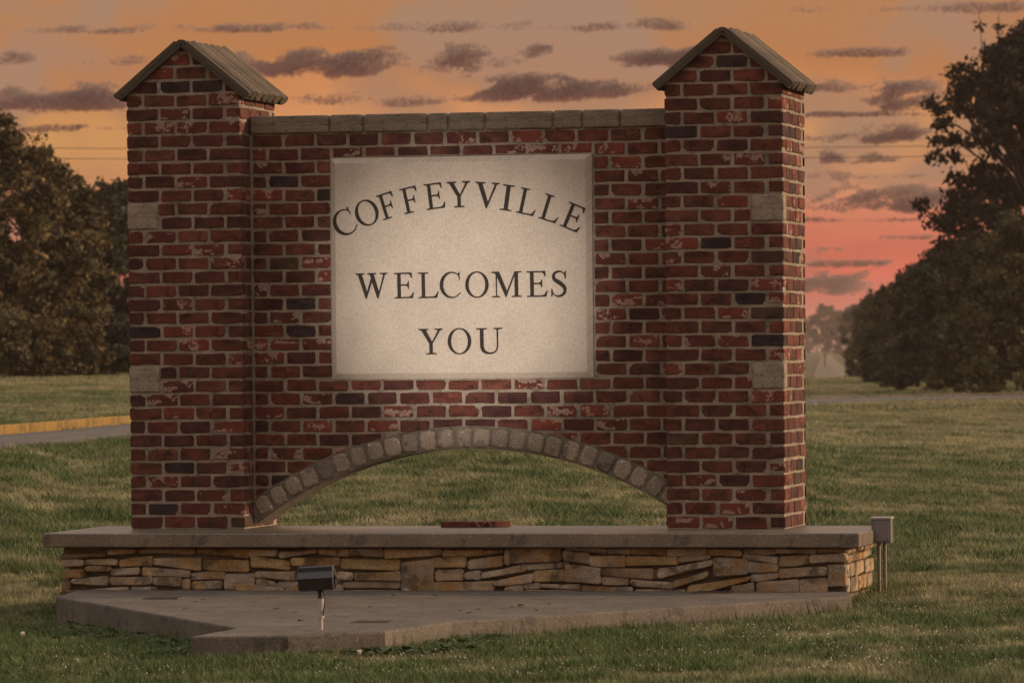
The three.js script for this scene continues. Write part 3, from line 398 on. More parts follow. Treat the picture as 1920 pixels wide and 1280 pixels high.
function slabOf(pts, top, thick, bevel) { const s = new THREE.Shape(pts.map((p) => new THREE.Vector2(p.x, -p.z))); const g = new THREE.ExtrudeGeometry(s, { depth: thick - bevel, bevelEnabled: true, bevelThickness: bevel, bevelSize: bevel, bevelOffset: -bevel, bevelSegments: 2 }); g.rotateX(-Math.PI / 2); g.translate(0, top - thick, 0); return g; }
{
  const back = [[FX1 - 0.05, 0.2], [FX0 + 0.05, 0.2]].map(([x, z]) => new THREE.Vector3(x, 0, z));
  const p = thing('concrete_pad', 'flat pointed concrete pad in front of the stone base', 'concrete pad');
  part('slab', slabOf([padPts[0], padPts[1], padPts[2], ...back], 0, 0.4, 0.012), M.pad, p);
  part('front_extension', slabOf(footPts, 0.004, 0.36, 0.012), M.pad, p);
}

// ------------------------------------------------------------------ small things
// floodlight on its stem
{
  const b = onY(601, 1180, 0.004), t = thing('floodlight', 'small black finned floodlight on a grey stem standing on the concrete pad', 'floodlight', [b.x, 0.004, b.z]);
  const sc = EYE.distanceTo(b) / FPX, metal = std([0.075, 0.085, 0.1], { roughness: 0.5, metalness: 0.2 }), black = std([0.018, 0.017, 0.017], { roughness: 0.5 }), pvc = std([0.42, 0.38, 0.37], { roughness: 0.6 });
  const cyl = (r0, r1, y0, y1, m, n) => part(n, new THREE.CylinderGeometry(r1 * sc, r0 * sc, (y1 - y0) * sc, 14).translate(0, (y0 + y1) / 2 * sc, 0), m, t);
  cyl(4.4, 4.4, 0, 24, pvc, 'stem'); cyl(7, 7, 22, 58, pvc, 'conduit_body'); cyl(4.6, 4.6, 56, 72, black, 'swivel'); cyl(6.5, 5, 70, 82, black, 'knuckle');
  const head = new THREE.Group(); head.name = 'lamp_head'; t.add(head); head.position.set(-6 * sc, 76 * sc, 0);
  const aim = onZ(868, 560, SZ), yaw = Math.atan2(-(aim.x - b.x), -(aim.z - b.z)); head.rotation.y = yaw;
  const W = 66 * sc, prof = new THREE.Shape(); [[-26, 10], [-28, 30], [-16, 35], [8, 33], [15, 19], [12, 0], [4, -2]].forEach(([z, y], i) => prof[i ? 'lineTo' : 'moveTo'](z * sc * -1, y * sc)); prof.closePath();
  const hg = new THREE.ExtrudeGeometry(prof, { depth: W - 4 * sc, bevelEnabled: true, bevelThickness: 2 * sc, bevelSize: 1.2 * sc, bevelSegments: 2 }); hg.translate(0, 0, -W / 2 + 2 * sc); hg.rotateY(Math.PI / 2); part('housing', hg, black, head);
  // grey cooling plate on the back and its fins
  const pl = part('back_plate', new RoundedBoxGeometry(W * 1.02, 14 * sc, 3 * sc, 2, 0.9 * sc), metal, head); pl.position.set(0, 25.5 * sc, 13.8 * sc); pl.rotation.x = -0.5;
  for (let k = 0; k < 13; k++) { const f = part('fin', new THREE.BoxGeometry(2.2 * sc, 11 * sc, 20 * sc), metal, head); f.position.set((k - 6) * 5.2 * sc, 36.5 * sc, 0); f.rotation.x = 0.12; }
  for (const sd of [-1, 1]) { const yk = part('bracket', new RoundedBoxGeometry(2.4 * sc, 26 * sc, 7 * sc, 2, 0.8 * sc), black, head); yk.position.set(sd * (W / 2 + 1.6 * sc), 12 * sc, -2 * sc); const kn = part('bracket_knob', new THREE.CylinderGeometry(3.4 * sc, 3.4 * sc, 3 * sc, 10).rotateZ(Math.PI / 2), metal, head); kn.position.set(sd * (W / 2 + 3.6 * sc), 20 * sc, -2 * sc); }
  part('cable', tubeAlong([new THREE.Vector3(2 * sc, 80 * sc, 6 * sc), new THREE.Vector3(11 * sc, 62 * sc, 9 * sc), new THREE.Vector3(8 * sc, 40 * sc, 6 * sc), new THREE.Vector3(6 * sc, 26 * sc, 3 * sc)], 1.3 * sc, 1.3 * sc, 6), black, t);
  head.rotation.z = 0.05;
  const tilt = Math.atan2(aim.y - b.y - 40 * sc, Math.hypot(aim.x - b.x, aim.z - b.z));
  const glass = part('lamp_glass', new RoundedBoxGeometry(W * 0.88, 17 * sc, 1.5 * sc, 2, 0.5 * sc), new THREE.MeshStandardMaterial({ color: 0x332c22, emissive: new THREE.Color(1, 0.84, 0.66), emissiveIntensity: 1.5, roughness: 0.3 }), head); glass.position.set(0, 20 * sc, -28.6 * sc); glass.rotation.x = 0.1;
  const spot = new THREE.SpotLight(new THREE.Color(1, 0.87, 0.77), 84, 0, 0.215, 1, 2); const d = new THREE.Vector3(aim.x - b.x, 0, aim.z - b.z).normalize();
  spot.position.set(-6 * sc + d.x * 0.12, 96 * sc, d.z * 0.12); spot.castShadow = true; spot.shadow.radius = 2; t.add(spot); spot.target.position.copy(aim).sub(t.position); t.add(spot.target); spot.target.name = 'aim_point'; spot.name = 'lamp_beam';
}
// electrical box on two conduits
{
  const zc = 0.02, b = onZ(1656, 1112, zc), t = thing('electrical_box', 'grey metal electrical box on two conduits beside the ledge end', 'electrical box', [b.x, b.y - 0.03, zc]); const metal = std([0.17, 0.165, 0.175], { roughness: 0.5, metalness: 0.35 }), k = 1 / 305;
  const bx = part('box', new RoundedBoxGeometry(36 * k, 44 * k, 0.1, 2, 0.004), metal, t); bx.position.set(0, 124 * k, 0); const lid = part('lid', new RoundedBoxGeometry(39 * k, 4 * k, 0.112, 2, 0.003), std([0.5, 0.45, 0.4], { roughness: 0.4, metalness: 0.3 }), t); lid.position.set(0, 148 * k, 0);
  const cv = part('cover_plate', new RoundedBoxGeometry(29 * k, 35 * k, 0.006, 2, 0.002), std([0.2, 0.19, 0.2], { roughness: 0.45, metalness: 0.4 }), t); cv.position.set(0, 123 * k, 0.0525);
  for (const [sx, sy] of [[-12, 109], [12, 109], [-12, 137], [12, 137]]) part('screw', new THREE.CylinderGeometry(1.3 * k, 1.3 * k, 0.004, 8).rotateX(Math.PI / 2).translate(sx * k, sy * k, 0.0565), std([0.1, 0.1, 0.1], { roughness: 0.4, metalness: 0.6 }), t);
  for (const dx of [-6, 3.5]) part('conduit', new THREE.CylinderGeometry(3.6 * k, 3.6 * k, 112 * k, 12).translate(dx * k, 46 * k, dx < 0 ? 0.015 : -0.015), std([0.2, 0.18, 0.165], { roughness: 0.5, metalness: 0.5 }), t);
}
// loose bricks on the ledge
for (const [px, w, turn, lab] of [[857, 0.19, 0.0, 'loose brick lying lengthwise on the ledge under the arch'], [906, 0.19, 1.25, 'loose brick turned end-on on the ledge, touching the lengthwise one'], [930, 0.14, 1.0, 'short broken brick on the ledge at the end of the loose bricks']]) {
  const p = onZ(px, 990, -0.36), g = new RoundedBoxGeometry(w, 0.036, 0.088, 2, 0.005); const u = g.attributes.uv, ps = g.attributes.position; for (let i = 0; i < u.count; i++) u.setXY(i, ps.getX(i) + px, ps.getY(i) + ps.getZ(i)); const m = part('loose_brick', g, M.stained[1], scene); m.position.set(p.x, LEDGE + 0.018, -0.36 - (turn ? 0.05 : 0)); m.rotation.y = turn; tag(m, lab, 'brick', 'loose bricks on the ledge');
}

// lids of buried boxes in the pad
for (const [px, py, lab] of [[308, 1122, 'dark flat lid let into the pad near its pointed corner'], [700, 1167, 'dark flat lid let into the pad beside the floodlight'], [1338, 1111, 'dark flat lid let into the pad near the electrical box end']]) {
  const p = onY(px, py, 0), t = thing('box_lid', lab, 'lid', [p.x, 0, p.z], 'lids in the concrete pad'); part('plate', new RoundedBoxGeometry(0.19, 0.012, 0.15, 2, 0.003).translate(0, 0.002, 0), std([0.07, 0.05, 0.04], { map: concreteMap }), t); part('rim', merged([[0, 0.083, 0.2, 0.012], [0, -0.083, 0.2, 0.012], [0.101, 0, 0.012, 0.178], [-0.101, 0, 0.012, 0.178]].map(([x, z, w, d]) => new THREE.BoxGeometry(w, 0.01, d).translate(x, 0.002, z))), std([0.12, 0.09, 0.075]), t);
}
// two dandelion clocks in the front lawn
for (const [px, py, lab] of [[674, 1262, 'white dandelion seed head in the grass in front of the pad'], [42, 1206, 'white dandelion seed head in the grass by the pad corner']]) {
  const p = onY(px, py, -0.14), r = rng(px), t = thing('dandelion', lab, 'dandelion', [p.x, groundY(p.x, p.z), p.z], 'dandelions gone to seed'), sp = []; part('stalk', new THREE.CylinderGeometry(0.0016, 0.002, 0.085, 5).translate(0, 0.042, 0), std([0.12, 0.13, 0.06]), t);
  for (let k = 0; k < 70; k++) { const a = new THREE.Vector3(r() - 0.5, r() - 0.5, r() - 0.5).normalize(), g = new THREE.ConeGeometry(0.0022, 0.016, 3); g.translate(0, 0.008, 0); g.applyQuaternion(new THREE.Quaternion().setFromUnitVectors(UPV, a)); g.translate(0, 0.087, 0); sp.push(g); } part('seed_head', merged(sp), std([0.8, 0.76, 0.7]), t);
}

// ------------------------------------------------------------------ trees
const leafMats = {};
function leafMat(key, rgb) { return (leafMats[key] ??= new THREE.MeshStandardMaterial({ vertexColors: true, roughness: 0.9, side: THREE.DoubleSide })); }
function tubeAlong(pts, r0, r1, sides = 5) { const c = new THREE.CatmullRomCurve3(pts), n = Math.max(3, pts.length * 2), g = new THREE.TubeGeometry(c, n, 1, sides, false), p = g.attributes.position, nn = g.attributes.normal; for (let i = 0; i <= n; i++) { const o = c.getPoint(i / n), rr = lerp(r0, r1, i / n); for (let k = 0; k <= sides; k++) { const q = i * (sides + 1) + k; p.setXYZ(q, o.x + nn.getX(q) * rr, o.y + nn.getY(q) * rr, o.z + nn.getZ(q) * rr); } } return g; }
function makeTree(o) {
  const r = rng(o.seed), gy = groundY(o.at.x, o.at.z) - 0.1, t = thing(o.name, o.label, o.category ?? 'tree', [o.at.x, gy, o.at.z], o.group);
  const gauss = () => (r() + r() + r() - 1.5) / 1.5, limbs = [], V = (x, y, z) => new THREE.Vector3(x, y, z);
  const top = V((r() - 0.5) * 0.6, o.height * 0.72, (r() - 0.5) * 0.6), trunkPts = [V(0, 0, 0), V((r() - 0.5) * 0.3, o.height * 0.3, 0), top]; limbs.push(tubeAlong(trunkPts, o.height * 0.024, o.height * 0.008, 7));
  const tips = [];
  for (let k = 0; k < o.clumps; k++) {                       // clumps spread through an uneven crown
    let p; for (let q = 0; q < 20; q++) { const a = r() * 6.283, h = Math.pow(r(), 0.8), prof = o.profile(h) * (0.72 + 0.56 * fbm(a * 1.3 + o.seed, h * 4, 411, 2)), d = Math.sqrt(0.12 + 0.88 * r()); p = V(Math.cos(a) * prof * d * o.radius, lerp(o.base, 1, h) * o.height * (0.96 + 0.08 * r()), Math.sin(a) * prof * d * o.radius); if (fbm(p.x * 0.5 + o.seed, p.y * 0.5 + p.z * 0.35, 401, 2) > o.gap) break; }
    tips.push(p);
    if (k % 3 === 0) { const h = clamp(p.y / o.height - 0.22, 0.1, 0.7), f = trunkPts[2].clone().multiplyScalar(h / 0.72); limbs.push(tubeAlong([f, f.clone().lerp(p, 0.5).add(V(0, o.height * 0.025, 0)), p], o.height * 0.007, o.height * 0.0016, 4)); }
  }
  for (let k = 0; k < (o.twigs ?? 0); k++) { const a = r() * 6.283, f = V(Math.cos(a) * o.radius * 0.5 * r(), o.height * (0.8 + 0.15 * r()), Math.sin(a) * o.radius * 0.5 * r()), e = f.clone().add(V(gauss() * 0.5, o.height * (0.05 + 0.12 * r()), gauss() * 0.5)); limbs.push(tubeAlong([f, f.clone().lerp(e, 0.5), e], 0.022, 0.008, 3)); tips.push(e.clone().lerp(f, 0.3)); }
  part('trunk', merged(limbs), M.bark, t);
  const pos = [], col = [], n = o.leaves, crisp = tips.length - (o.twigs ?? 0);
  const a = V(), b = V(), c = V();
  for (let i = 0; i < n; i++) {
    const k = Math.floor(r() * tips.length); if (k >= crisp && r() > 0.18) continue; const cl = tips[k], rad = (k >= crisp ? 0.3 : o.clump) * (0.7 + 0.6 * hash(k, o.seed, 7));
    const px = cl.x + gauss() * rad, py = cl.y + gauss() * rad * 0.75, pz = cl.z + gauss() * rad, s = o.leaf * (0.6 + 0.8 * r()); if (py < 0.05) continue;
    a.set(r() - 0.5, r() - 0.5, r() - 0.5).normalize(); b.set(r() - 0.5, r() - 0.5, r() - 0.5).cross(a).normalize(); c.crossVectors(a, b);
    const P = (u, v, w) => pos.push(px + (a.x * u + b.x * v + c.x * w) * s, py + (a.y * u + b.y * v + c.y * w) * s, pz + (a.z * u + b.z * v + c.z * w) * s);
    P(-0.5, 0, 0); P(0, -0.3, 0.1); P(0.5, 0, 0); P(-0.5, 0, 0); P(0.5, 0, 0); P(0, 0.3, 0.1);
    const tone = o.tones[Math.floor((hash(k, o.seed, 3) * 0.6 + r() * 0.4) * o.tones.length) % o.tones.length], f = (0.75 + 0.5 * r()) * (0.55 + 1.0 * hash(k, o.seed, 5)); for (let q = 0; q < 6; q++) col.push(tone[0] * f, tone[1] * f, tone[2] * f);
  }
  const g = new THREE.BufferGeometry(); g.setAttribute('position', new THREE.Float32BufferAttribute(pos, 3)); g.setAttribute('color', new THREE.Float32BufferAttribute(col, 3)); g.computeVertexNormals();
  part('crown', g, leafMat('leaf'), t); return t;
}
const roundCrown = (h) => Math.sqrt(Math.max(0.05, 1 - (2 * h - 0.9) ** 2 * 0.9)), bushy = (h) => Math.sqrt(Math.max(0.04, 1 - h * h * 0.95)), tall = (h) => 0.45 + 0.55 * Math.sin(Math.PI * clamp(h * 0.9 + 0.1));
const dark = [[0.02, 0.02, 0.01], [0.026, 0.021, 0.011], [0.018, 0.019, 0.01]], olive = [[0.075, 0.072, 0.03], [0.095, 0.08, 0.034], [0.06, 0.06, 0.028]], brown = [[0.11, 0.08, 0.032], [0.075, 0.066, 0.027], [0.15, 0.1, 0.037], [0.05, 0.048, 0.022], [0.065, 0.056, 0.024]], green = [[0.06, 0.068, 0.038], [0.052, 0.056, 0.034], [0.078, 0.076, 0.04]];  // olive is lightened: haze over the thicket put into its leaf colour
const LG = 'autumn trees beyond the drive', RG = 'thicket beyond the drive';
const T = (label, px, d, height, radius, tones, seed, o = {}) => makeTree({ name: 'broadleaf_tree', label, at: away(px, d), height, radius, base: 0.0, clumps: 230, clump: 0.36, leaves: 30000, leaf: 0.17, gap: 0.36, twigs: 14, profile: tall, tones, seed, group: LG, ...o });
T('tall brown autumn tree beyond the yellow kerb', 45, 138, 6.6, 1.8, brown, 11, { twigs: 30 });
T('dark green tree between the brown autumn trees and the pillar', 215, 160, 6.1, 1.7, green, 12);
T('tallest brown tree at the outer end of the autumn trees', -60, 134, 7.1, 2.1, brown, 13, { clumps: 220 });
T('green tree standing mostly behind the brick pillar', 320, 164, 6.0, 1.8, green, 14, { leaves: 15000 });
T('slender brown tree in front of the dark green one', 128, 144, 5.7, 1.3, brown, 16, { twigs: 22 });
const S = (label, px, d, h, rad, tones, seed) => makeTree({ name: 'shrub', label, category: 'shrub', at: away(px, d), height: h, radius: rad, base: 0, clumps: 60, clump: 0.3, leaves: 11000, leaf: 0.13, gap: 0.25, twigs: 6, profile: bushy, tones, seed, group: 'shrubs under the autumn trees' });
S('low brown shrub at the foot of the slender brown tree', 140, 136, 1.9, 1.1, brown, 15); S('dark green shrub next to the pillar edge', 225, 140, 1.5, 1.2, green, 17); S('brown shrub under the tall brown autumn tree', 60, 132, 1.7, 1.2, brown, 18); S('olive shrub under the tallest brown tree', -10, 130, 1.8, 1.2, olive, 19);
// the great dark tree and the thicket under it
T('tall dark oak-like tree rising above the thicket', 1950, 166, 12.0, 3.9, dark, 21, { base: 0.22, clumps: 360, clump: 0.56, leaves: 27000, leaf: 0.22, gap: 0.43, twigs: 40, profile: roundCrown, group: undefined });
const bushes = [[1925, 158, 5.6, 2.1, olive, 'olive bush under the tall dark tree'], [1845, 164, 5.2, 2.0, olive, 'broad olive bush at the front of the thicket'], [1768, 174, 4.9, 1.8, green, 'round green bush with bare twigs rising from it'], [1722, 190, 4.6, 1.6, olive, 'olive bush beside the mown strip'], [1690, 214, 4.4, 1.7, green, 'green bush behind the thicket front, by the mown strip'], [1664, 262, 4.6, 1.9, olive, 'farther olive bush in the row beside the mown strip'], [1640, 340, 5.2, 2.2, green, 'hazy green tree near the far end of the row'], [1880, 176, 7.4, 2.4, olive, 'tall olive tree standing in the middle of the thicket']];
bushes.forEach(([px, d, h, rad, tones, label], i) => makeTree({ name: 'bush', label, category: 'bush', at: away(px, d), height: h, radius: rad, base: 0.0, clumps: 190, clump: 0.36, leaves: 26000, leaf: 0.16, gap: 0.33, twigs: i === 2 || i === 3 ? 40 : 14, profile: bushy, tones, seed: 30 + i, group: RG }));
const farRow = [[1500, 1900, 13], [1532, 1850, 13], [1553, 1500, 14.5], [1578, 1700, 14], [1604, 1100, 11], [1625, 700, 8]];
farRow.forEach(([px, d, h], i) => makeTree({ name: 'distant_tree', label: 'hazy grey tree in the far row at the horizon', at: away(px, d), height: h, radius: h * 0.5, base: 0.0, clumps: 90, clump: h * 0.09, leaves: 12000, leaf: h * 0.035, gap: 0.3, profile: tall, tones: green, seed: 60 + i, group: 'far trees at the horizon' }));
// small red marker on the far strip
{ const p = away(1547, 420), t = thing('marker_post', 'tiny red marker on a post at the far end of the mown strip', 'marker', [p.x, groundY(p.x, p.z), p.z]); part('post', new THREE.CylinderGeometry(0.05, 0.05, 0.9, 6).translate(0, 0.45, 0), M.wood, t); part('marker_plate', new THREE.CylinderGeometry(0.13, 0.13, 0.05, 12).rotateX(Math.PI / 2).translate(0, 1, 0), std([0.4, 0.05, 0.03]), t); }
// two overhead wires on poles
{
  const D = 190, yo = EYE.y + (660 - 296) / FPX * D, ends = [away(-260, D), away(2180, D)];
  const poles = ends.map((p, i) => { const t = thing('utility_pole', i ? 'wooden utility pole hidden behind the tall dark tree' : 'wooden utility pole beyond the brown autumn trees', 'utility pole', [p.x, groundY(p.x, p.z) - 0.2, p.z], 'utility poles'); part('pole', new THREE.CylinderGeometry(0.11, 0.15, yo + 1, 8).translate(0, (yo + 1) / 2, 0), M.wood, t); part('crossarm', new THREE.BoxGeometry(0.1, 0.12, 1.6).translate(0, yo + 0.3, 0), M.wood, t); return p; });
  [0.25, -0.15].forEach((dy, k) => { const a = ends[0].clone().setY(yo + dy + 0.35), b = ends[1].clone().setY(yo + dy + 0.05), m = a.clone().lerp(b, 0.5); m.y -= 0.4; tag(part('overhead_wire', new THREE.TubeGeometry(new THREE.QuadraticBezierCurve3(a, m, b), 40, 0.011, 4), std([0.05, 0.04, 0.035])), k ? 'lower thin overhead wire crossing the sky' : 'upper thin overhead wire crossing the sky', 'wire', 'overhead wires'); });
}

// ------------------------------------------------------------------ grass
function bladeTuft(seed, n, rad, h, w, lean) {
  const r = rng(seed), pos = []; for (let i = 0; i < n; i++) { const a = r() * 6.283, d = rad * Math.sqrt(r()), x = Math.cos(a) * d, z = Math.sin(a) * d, b = r() * 6.283, hh = h * (0.5 + 0.8 * r()), lx = (r() - 0.5) * lean * hh * 2, lz = (r() - 0.5) * lean * hh * 2, ww = w * (0.7 + 0.6 * r()) / 2, cx = Math.cos(b) * ww, cz = Math.sin(b) * ww; pos.push(x - cx, -0.01, z - cz, x + cx, -0.01, z + cz, x + lx, hh, z + lz); }
  const g = new THREE.BufferGeometry(); g.setAttribute('position', new THREE.Float32BufferAttribute(pos, 3)); g.computeVertexNormals(); return g;
}
const blade = new THREE.MeshStandardMaterial({ color: 0xffffff, roughness: 0.75, side: THREE.DoubleSide });
function sow(name, label, geo, near, far, perM2, scale, seed) {
  const r = rng(seed), list = [], m4 = new THREE.Matrix4(), q = new THREE.Quaternion(), c = new THREE.Color(), half = 0.135, n = Math.floor((far * far - near * near) * half * perM2);
  for (let i = 0; i < n; i++) {
    const d = Math.sqrt(near * near + (far * far - near * near) * r()), l = (r() * 2 - 1) * half * d, x = EYE.x + FW.x * d + RT0.x * l, z = EYE.z + FW.z * d + RT0.z * l;
    if (padInside(x, z, [padPts[0], padPts[1], padPts[2]], 0.02) || padInside(x, z, footPts, 0.02) || (x > FX0 - 0.02 && x < FX1 + 0.02 && z > LZ0 + 0.06 && z < FZ + 0.02)) continue;
    if (d > 34 && d < 160 && Math.abs(driveSide(x, z)) < 3.4) { const s = Math.abs(driveSide(x, z)), w = along(driveRow.map(([p, , q]) => [p, q]), 960 + l / d * FPX); if (s < w / 2 + 0.2) continue; }
    const dry = dryness(x, z), s = scale * (0.7 + 0.7 * r()) * (1.3 - 0.6 * dry), t = clamp(dry + (r() - 0.5) * 0.5), v = 0.45 + 1.1 * r() * r() + 0.25 * r();
    list.push([x, groundY(x, z), z, s, r() * 6.283, lerp(0.075, 0.46, t) * v, lerp(0.135, 0.41, t) * v, lerp(0.027, 0.23, t) * v]);
  }
  const m = new THREE.InstancedMesh(geo, blade, list.length); m.name = numbered(name);
  list.forEach((e, i) => { q.setFromAxisAngle(UPV, e[4]); m4.compose(new THREE.Vector3(e[0], e[1], e[2]), q, new THREE.Vector3(e[3], e[3], e[3])); m.setMatrixAt(i, m4); m.setColorAt(i, c.setRGB(e[5], e[6], e[7])); });
  scene.add(m); tag(m, label, 'grass', null, 'stuff'); return list.length;
}
sow('lawn_grass', 'short mown grass around the pad and base', bladeTuft(1, 40, 0.07, 0.034, 0.0055, 1.3), 20.5, 34, 300, 1, 501);
sow('lawn_grass', 'patchy mown grass rising behind the monument', bladeTuft(4, 40, 0.09, 0.042, 0.0075, 1.4), 34, 56, 190, 1, 504);
sow('lawn_grass', 'mown grass on both sides of the drive', bladeTuft(2, 34, 0.2, 0.055, 0.014, 1.3), 56, 112, 45, 1, 502);
sow('lawn_grass', 'far mown grass beyond the drive', bladeTuft(3, 30, 0.5, 0.07, 0.03, 0.9), 112, 260, 7, 1, 503);

// broad-leaved weeds along the pad edge, and fallen leaves on the concrete
{
  const r = rng(811), pos = []; for (let k = 0; k < 14; k++) { const a = r() * 6.283, d = 0.05 * Math.sqrt(r()), x = Math.cos(a) * d, z = Math.sin(a) * d, y = 0.012 + 0.03 * r(), s = 0.006 + 0.006 * r(), b = r() * 6.283, tx = (r() - 0.5) * 0.9, tz = (r() - 0.5) * 0.9; for (const [i, j] of [[0, 1], [1, 2], [2, 3], [3, 4], [4, 0]]) { const P = (q) => { const e = b + q * 1.2566, u = Math.cos(e) * s, w = Math.sin(e) * s; pos.push(x + u, y + u * tx + w * tz, z + w); }; pos.push(x, y, z); P(i); P(j); } }
  const g = new THREE.BufferGeometry(); g.setAttribute('position', new THREE.Float32BufferAttribute(pos, 3)); g.computeVertexNormals();
  const list = [], c = new THREE.Color(), m4 = new THREE.Matrix4(), q = new THREE.Quaternion(); for (let i = 0; i < 9000; i++) { const p = onY(40 + r() * 900, 1150 + r() * 100, -0.16), near = Math.min(...[[padPts[0], padPts[1]], [footPts[0], footPts[2]], [footPts[2], footPts[3]]].map(([a, b]) => { const dx = b.x - a.x, dz = b.z - a.z, t = clamp(((p.x - a.x) * dx + (p.z - a.z) * dz) / (dx * dx + dz * dz)); return Math.hypot(a.x + dx * t - p.x, a.z + dz * t - p.z); })); if (near > 0.1 + 1.2 * r() * r() * r()) continue; if (padInside(p.x, p.z, padPts, 0.01) || padInside(p.x, p.z, footPts, 0.01) || fbm(p.x * 2.2, p.z * 1.6, 821, 3) < 0.44) continue; list.push(p); }
  const m = new THREE.InstancedMesh(g, new THREE.MeshStandardMaterial({ color: 0xffffff, roughness: 0.95, side: THREE.DoubleSide }), list.length); m.name = 'ground_cover'; list.forEach((p, i) => { q.setFromAxisAngle(UPV, r() * 6.283); const s = 0.7 + 0.7 * r(), f = 0.7 + 0.6 * r(); m4.compose(p.setY(groundY(p.x, p.z)), q, new THREE.Vector3(s, s, s)); m.setMatrixAt(i, m4); m.setColorAt(i, c.setRGB(0.06 * f, 0.085 * f, 0.028 * f)); }); scene.add(m); tag(m, 'dark green broad-leaved weeds along the pad edge', 'weeds', null, 'stuff');
  // longer blades left standing where the mower cannot reach
  { const el = []; for (const [a, b] of [[padPts[0], padPts[1]], [footPts[0], footPts[1]], [footPts[1], footPts[2]], [footPts[2], footPts[3]], [padPts[1], padPts[2]], [padPts[2], new THREE.Vector3(FX1 + 0.05, 0, FZ + 0.04)], [new THREE.Vector3(FX1 + 0.05, 0, FZ), new THREE.Vector3(FX1 + 0.05, 0, LZ0)]]) { const L = a.distanceTo(b), cx = 2, cz = 1.2; for (let k = 0; k < L * 26; k++) { const t = r(), x = lerp(a.x, b.x, t), z = lerp(a.z, b.z, t), nx = (b.z - a.z) / L, nz = -(b.x - a.x) / L, sg = Math.sign((x - cx) * nx + (z - cz) * nz) || 1, d = 0.02 + 0.07 * r(), px2 = x + nx * sg * d, pz2 = z + nz * sg * d; if (padInside(px2, pz2, padPts, 0.005) || padInside(px2, pz2, footPts, 0.005) || fbm(px2 * 1.6, pz2 * 1.6, 841, 2) < 0.42) continue; el.push([px2, pz2]); } }
    const eg = new THREE.InstancedMesh(bladeTuft(9, 12, 0.035, 0.085, 0.005, 0.7), blade, el.length); eg.name = 'edge_grass'; el.forEach(([x, z], i) => { const s2 = 0.5 + 0.8 * r(), f = 0.6 + 0.7 * r(), dry2 = r(); q.setFromAxisAngle(UPV, r() * 6.283); m4.compose(new THREE.Vector3(x, groundY(x, z), z), q, new THREE.Vector3(s2, s2, s2)); eg.setMatrixAt(i, m4); eg.setColorAt(i, c.setRGB(lerp(0.08, 0.3, dry2 * dry2) * f, lerp(0.12, 0.25, dry2 * dry2) * f, lerp(0.03, 0.12, dry2 * dry2) * f)); }); scene.add(eg); tag(eg, 'longer unmown blades along the pad and base edges', 'grass', null, 'stuff'); }
  const dl = []; for (let i = 0; i < 2300; i++) { const p = onY(20 + r() * 1890, 1085 + Math.pow(r(), 0.8) * 195, -0.13); if (p.z < -4 || padInside(p.x, p.z, padPts, 0.03) || padInside(p.x, p.z, footPts, 0.03) || (p.x > FX0 - 0.1 && p.x < FX1 + 0.1 && p.z < FZ + 0.1) || fbm(p.x * 0.8, p.z * 0.6, 831, 2) < 0.4 + 0.15 * sstep(3, -2, p.x)) continue; dl.push(p); }
  const dw = new THREE.InstancedMesh(new THREE.OctahedronGeometry(0.0034, 0), std([0.85, 0.82, 0.76], { roughness: 0.12 }), dl.length); dw.name = 'dew_drops'; q.identity(); dl.forEach((p, i) => { const s = 0.6 + 0.8 * r(); m4.compose(new THREE.Vector3(p.x, groundY(p.x, p.z) + 0.03 + 0.012 * r(), p.z), q, new THREE.Vector3(s, s, s)); dw.setMatrixAt(i, m4); }); scene.add(dw); tag(dw, 'bright specks of dew on the front lawn', 'dew', null, 'stuff');
  const lp = []; for (let i = 0; i < 46; i++) { const p = onY(300 + r() * 1150, 1113 + r() * 75, 0); if (!padInside(p.x, p.z, padPts, -0.05)) continue; const s = 0.012 + 0.014 * r(), g2 = new THREE.CircleGeometry(s, 6); g2.rotateX(-Math.PI / 2 + (r() - 0.5) * 0.6); const ps = g2.attributes.position; for (let k = 0; k < ps.count; k++) ps.setY(k, ps.getY(k) + (ps.getX(k) / s) ** 2 * 0.006); g2.rotateY(r() * 6.283); g2.translate(p.x, 0.011, p.z); lp.push(g2); }
  const lv = part('leaf_litter', merged(lp), new THREE.MeshStandardMaterial({ color: new THREE.Color().setRGB(0.1, 0.06, 0.03), roughness: 0.9, side: THREE.DoubleSide })); tag(lv, 'small brown fallen leaves scattered on the concrete pad', 'leaves', null, 'stuff');
}

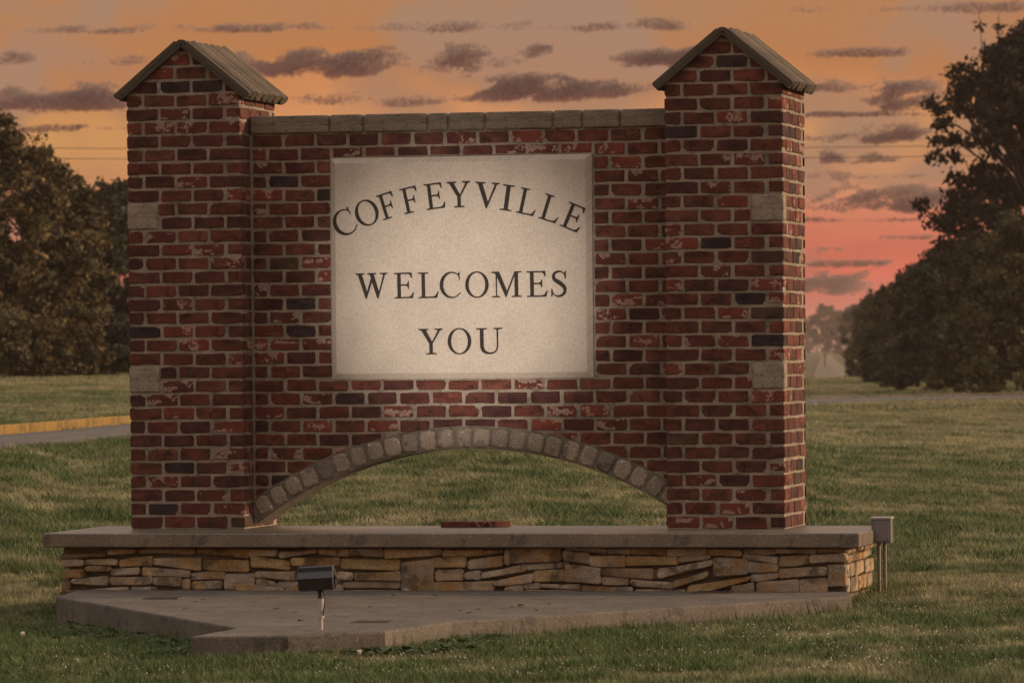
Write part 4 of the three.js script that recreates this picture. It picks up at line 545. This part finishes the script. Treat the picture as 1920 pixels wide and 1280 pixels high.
// ------------------------------------------------------------------ clouds: ragged low cloud far off, each a drift of countless small puffs
const shadedCloudMat = std([0.33, 0.285, 0.265], { roughness: 1 });  // real cloud is paler; its shaded side is put into this grey
function makeCloud(px, py, wpx, hpx, seed, label, dens = 1) {
  const D = 24000, r = rng(seed), k = D / FPX, c = EYE.clone().addScaledVector(dirOf(px, py), D), pos = [], w = wpx * 1.3, h = hpx * 1.3, n = Math.floor(w * h * 1.7), a = new THREE.Vector3();
  for (let i = 0; i < n; i++) {
    const x = (r() - 0.5) * w, y = (r() - 0.5) * h, u = x / (wpx * 0.57), v = y / (hpx / 2);
    const wx = x + 26 * (fbm(x * 0.03, y * 0.06, seed + 3, 3) - 0.5), wy = y + 14 * (fbm(x * 0.04 + 7, y * 0.06, seed + 4, 3) - 0.5), nz = fbm(wx * 0.0125 + seed, wy * 0.044 - wx * 0.005, seed, 6);
    const inside = 0.78 - 0.75 * Math.abs(u) ** 2.6 - 0.62 * (v < -0.2 ? (v + 0.2) ** 2 * 2.6 : (v + 0.2) ** 2), rho = sstep(-0.1, 1.15, inside + (nz - 0.5) * 3.4 - 0.1); if (Math.abs(u) > 1.1 || r() > rho * dens) continue;
    const s = (0.5 + 0.6 * r()) * k, z = (r() + r() - 1) * hpx * 0.9, t = [];
    for (let q = 0; q < 4; q++) { const f = [[1, 1, 1], [-1, -1, 1], [-1, 1, -1], [1, -1, -1]][q]; t.push([f[0] * s * (0.7 + 0.7 * r()), f[1] * s * (0.6 + 0.6 * r()), f[2] * s]); }
    for (const f of [[0, 2, 1], [0, 1, 3], [0, 3, 2], [1, 2, 3]]) for (const q of f) { a.set(0, 0, 0).addScaledVector(RT0, x * k + t[q][0]).addScaledVector(FW, z * k + t[q][2]); pos.push(a.x, a.y + y * k + t[q][1], a.z); }
  }
  const g = new THREE.BufferGeometry(); g.setAttribute('position', new THREE.Float32BufferAttribute(pos, 3)); g.computeVertexNormals(); const m = part('cloud', g, shadedCloudMat); m.position.copy(c); tag(m, label, 'cloud', 'dusk clouds');
}
[[585, 118, 290, 62, 'long grey cloud above the coping near the pillar with outer stone blocks'], [855, 108, 290, 62, 'dark lumpy cloud over the middle of the coping'], [1040, 165, 350, 50, 'long flat cloud low over the coping'], [1240, 106, 200, 42, 'small cloud touching the gabled roof by the electrical box side'], [100, 184, 240, 56, 'grey cloud above the brown autumn tree'], [190, 114, 160, 28, 'faint cloud beside the roof above the autumn trees'], [25, 106, 80, 32, 'small cloud high above the brown autumn tree'], [1635, 250, 240, 36, 'flat dark cloud between the pillar and the tall dark tree'], [1710, 178, 150, 62, 'dark cloud against the top of the tall dark tree'], [1575, 161, 110, 28, 'small cloud at the eave of the pillar roof'], [1600, 296, 100, 34, 'small broken cloud below the flat dark cloud'], [1665, 298, 70, 20, 'thin scrap of cloud near the overhead wires'], [1580, 364, 140, 72, 'heavy cloud beside the pillar over the red sky'], [1705, 372, 140, 64, 'heavy cloud touching the dark tree over the red sky'], [1575, 466, 140, 34, 'low flat cloud in the red sky'], [1690, 444, 110, 14, 'thin cloud streak in the red sky'], [1585, 525, 170, 60, 'broad pale cloud bank just above the far trees'], [690, 186, 240, 26, 'faint wisps under the long grey cloud'], [300, 52, 520, 22, 'long thin streak of cloud above the roof near the autumn trees'], [1010, 48, 620, 24, 'long thin streak of cloud high over the middle of the coping'], [1560, 98, 330, 20, 'thin streak of cloud just above the roof by the electrical box side'], [1740, 14, 420, 22, 'dark streak of cloud above the tall dark tree'], [120, 240, 250, 16, 'thin streak of cloud low over the autumn trees'], [1620, 214, 250, 11, 'hair-thin streak over the flat dark cloud'], [1610, 330, 230, 12, 'hair-thin streak over the heavy clouds'], [1610, 412, 220, 10, 'hair-thin streak at the top of the red sky'], [1590, 494, 200, 14, 'thin streak over the broad pale cloud bank']].forEach(([x, y, w, h, label], i) => makeCloud(x, y, w, h, 700 + i, label, i > 17 ? 0.42 : i === 17 || i === 5 ? 0.35 : h < 30 ? 0.7 : 1));

scene.traverse((o) => { if (o.isMesh) { o.castShadow = true; o.receiveShadow = true; } });
let tris = 0, meshes = 0; scene.traverse((o) => { if (o.isMesh) { meshes++; tris += (o.geometry.index ? o.geometry.index.count : o.geometry.attributes.position.count) / 3; } }); console.log('meshes', meshes, 'triangles', Math.round(tris));
renderer.render(scene, camera);
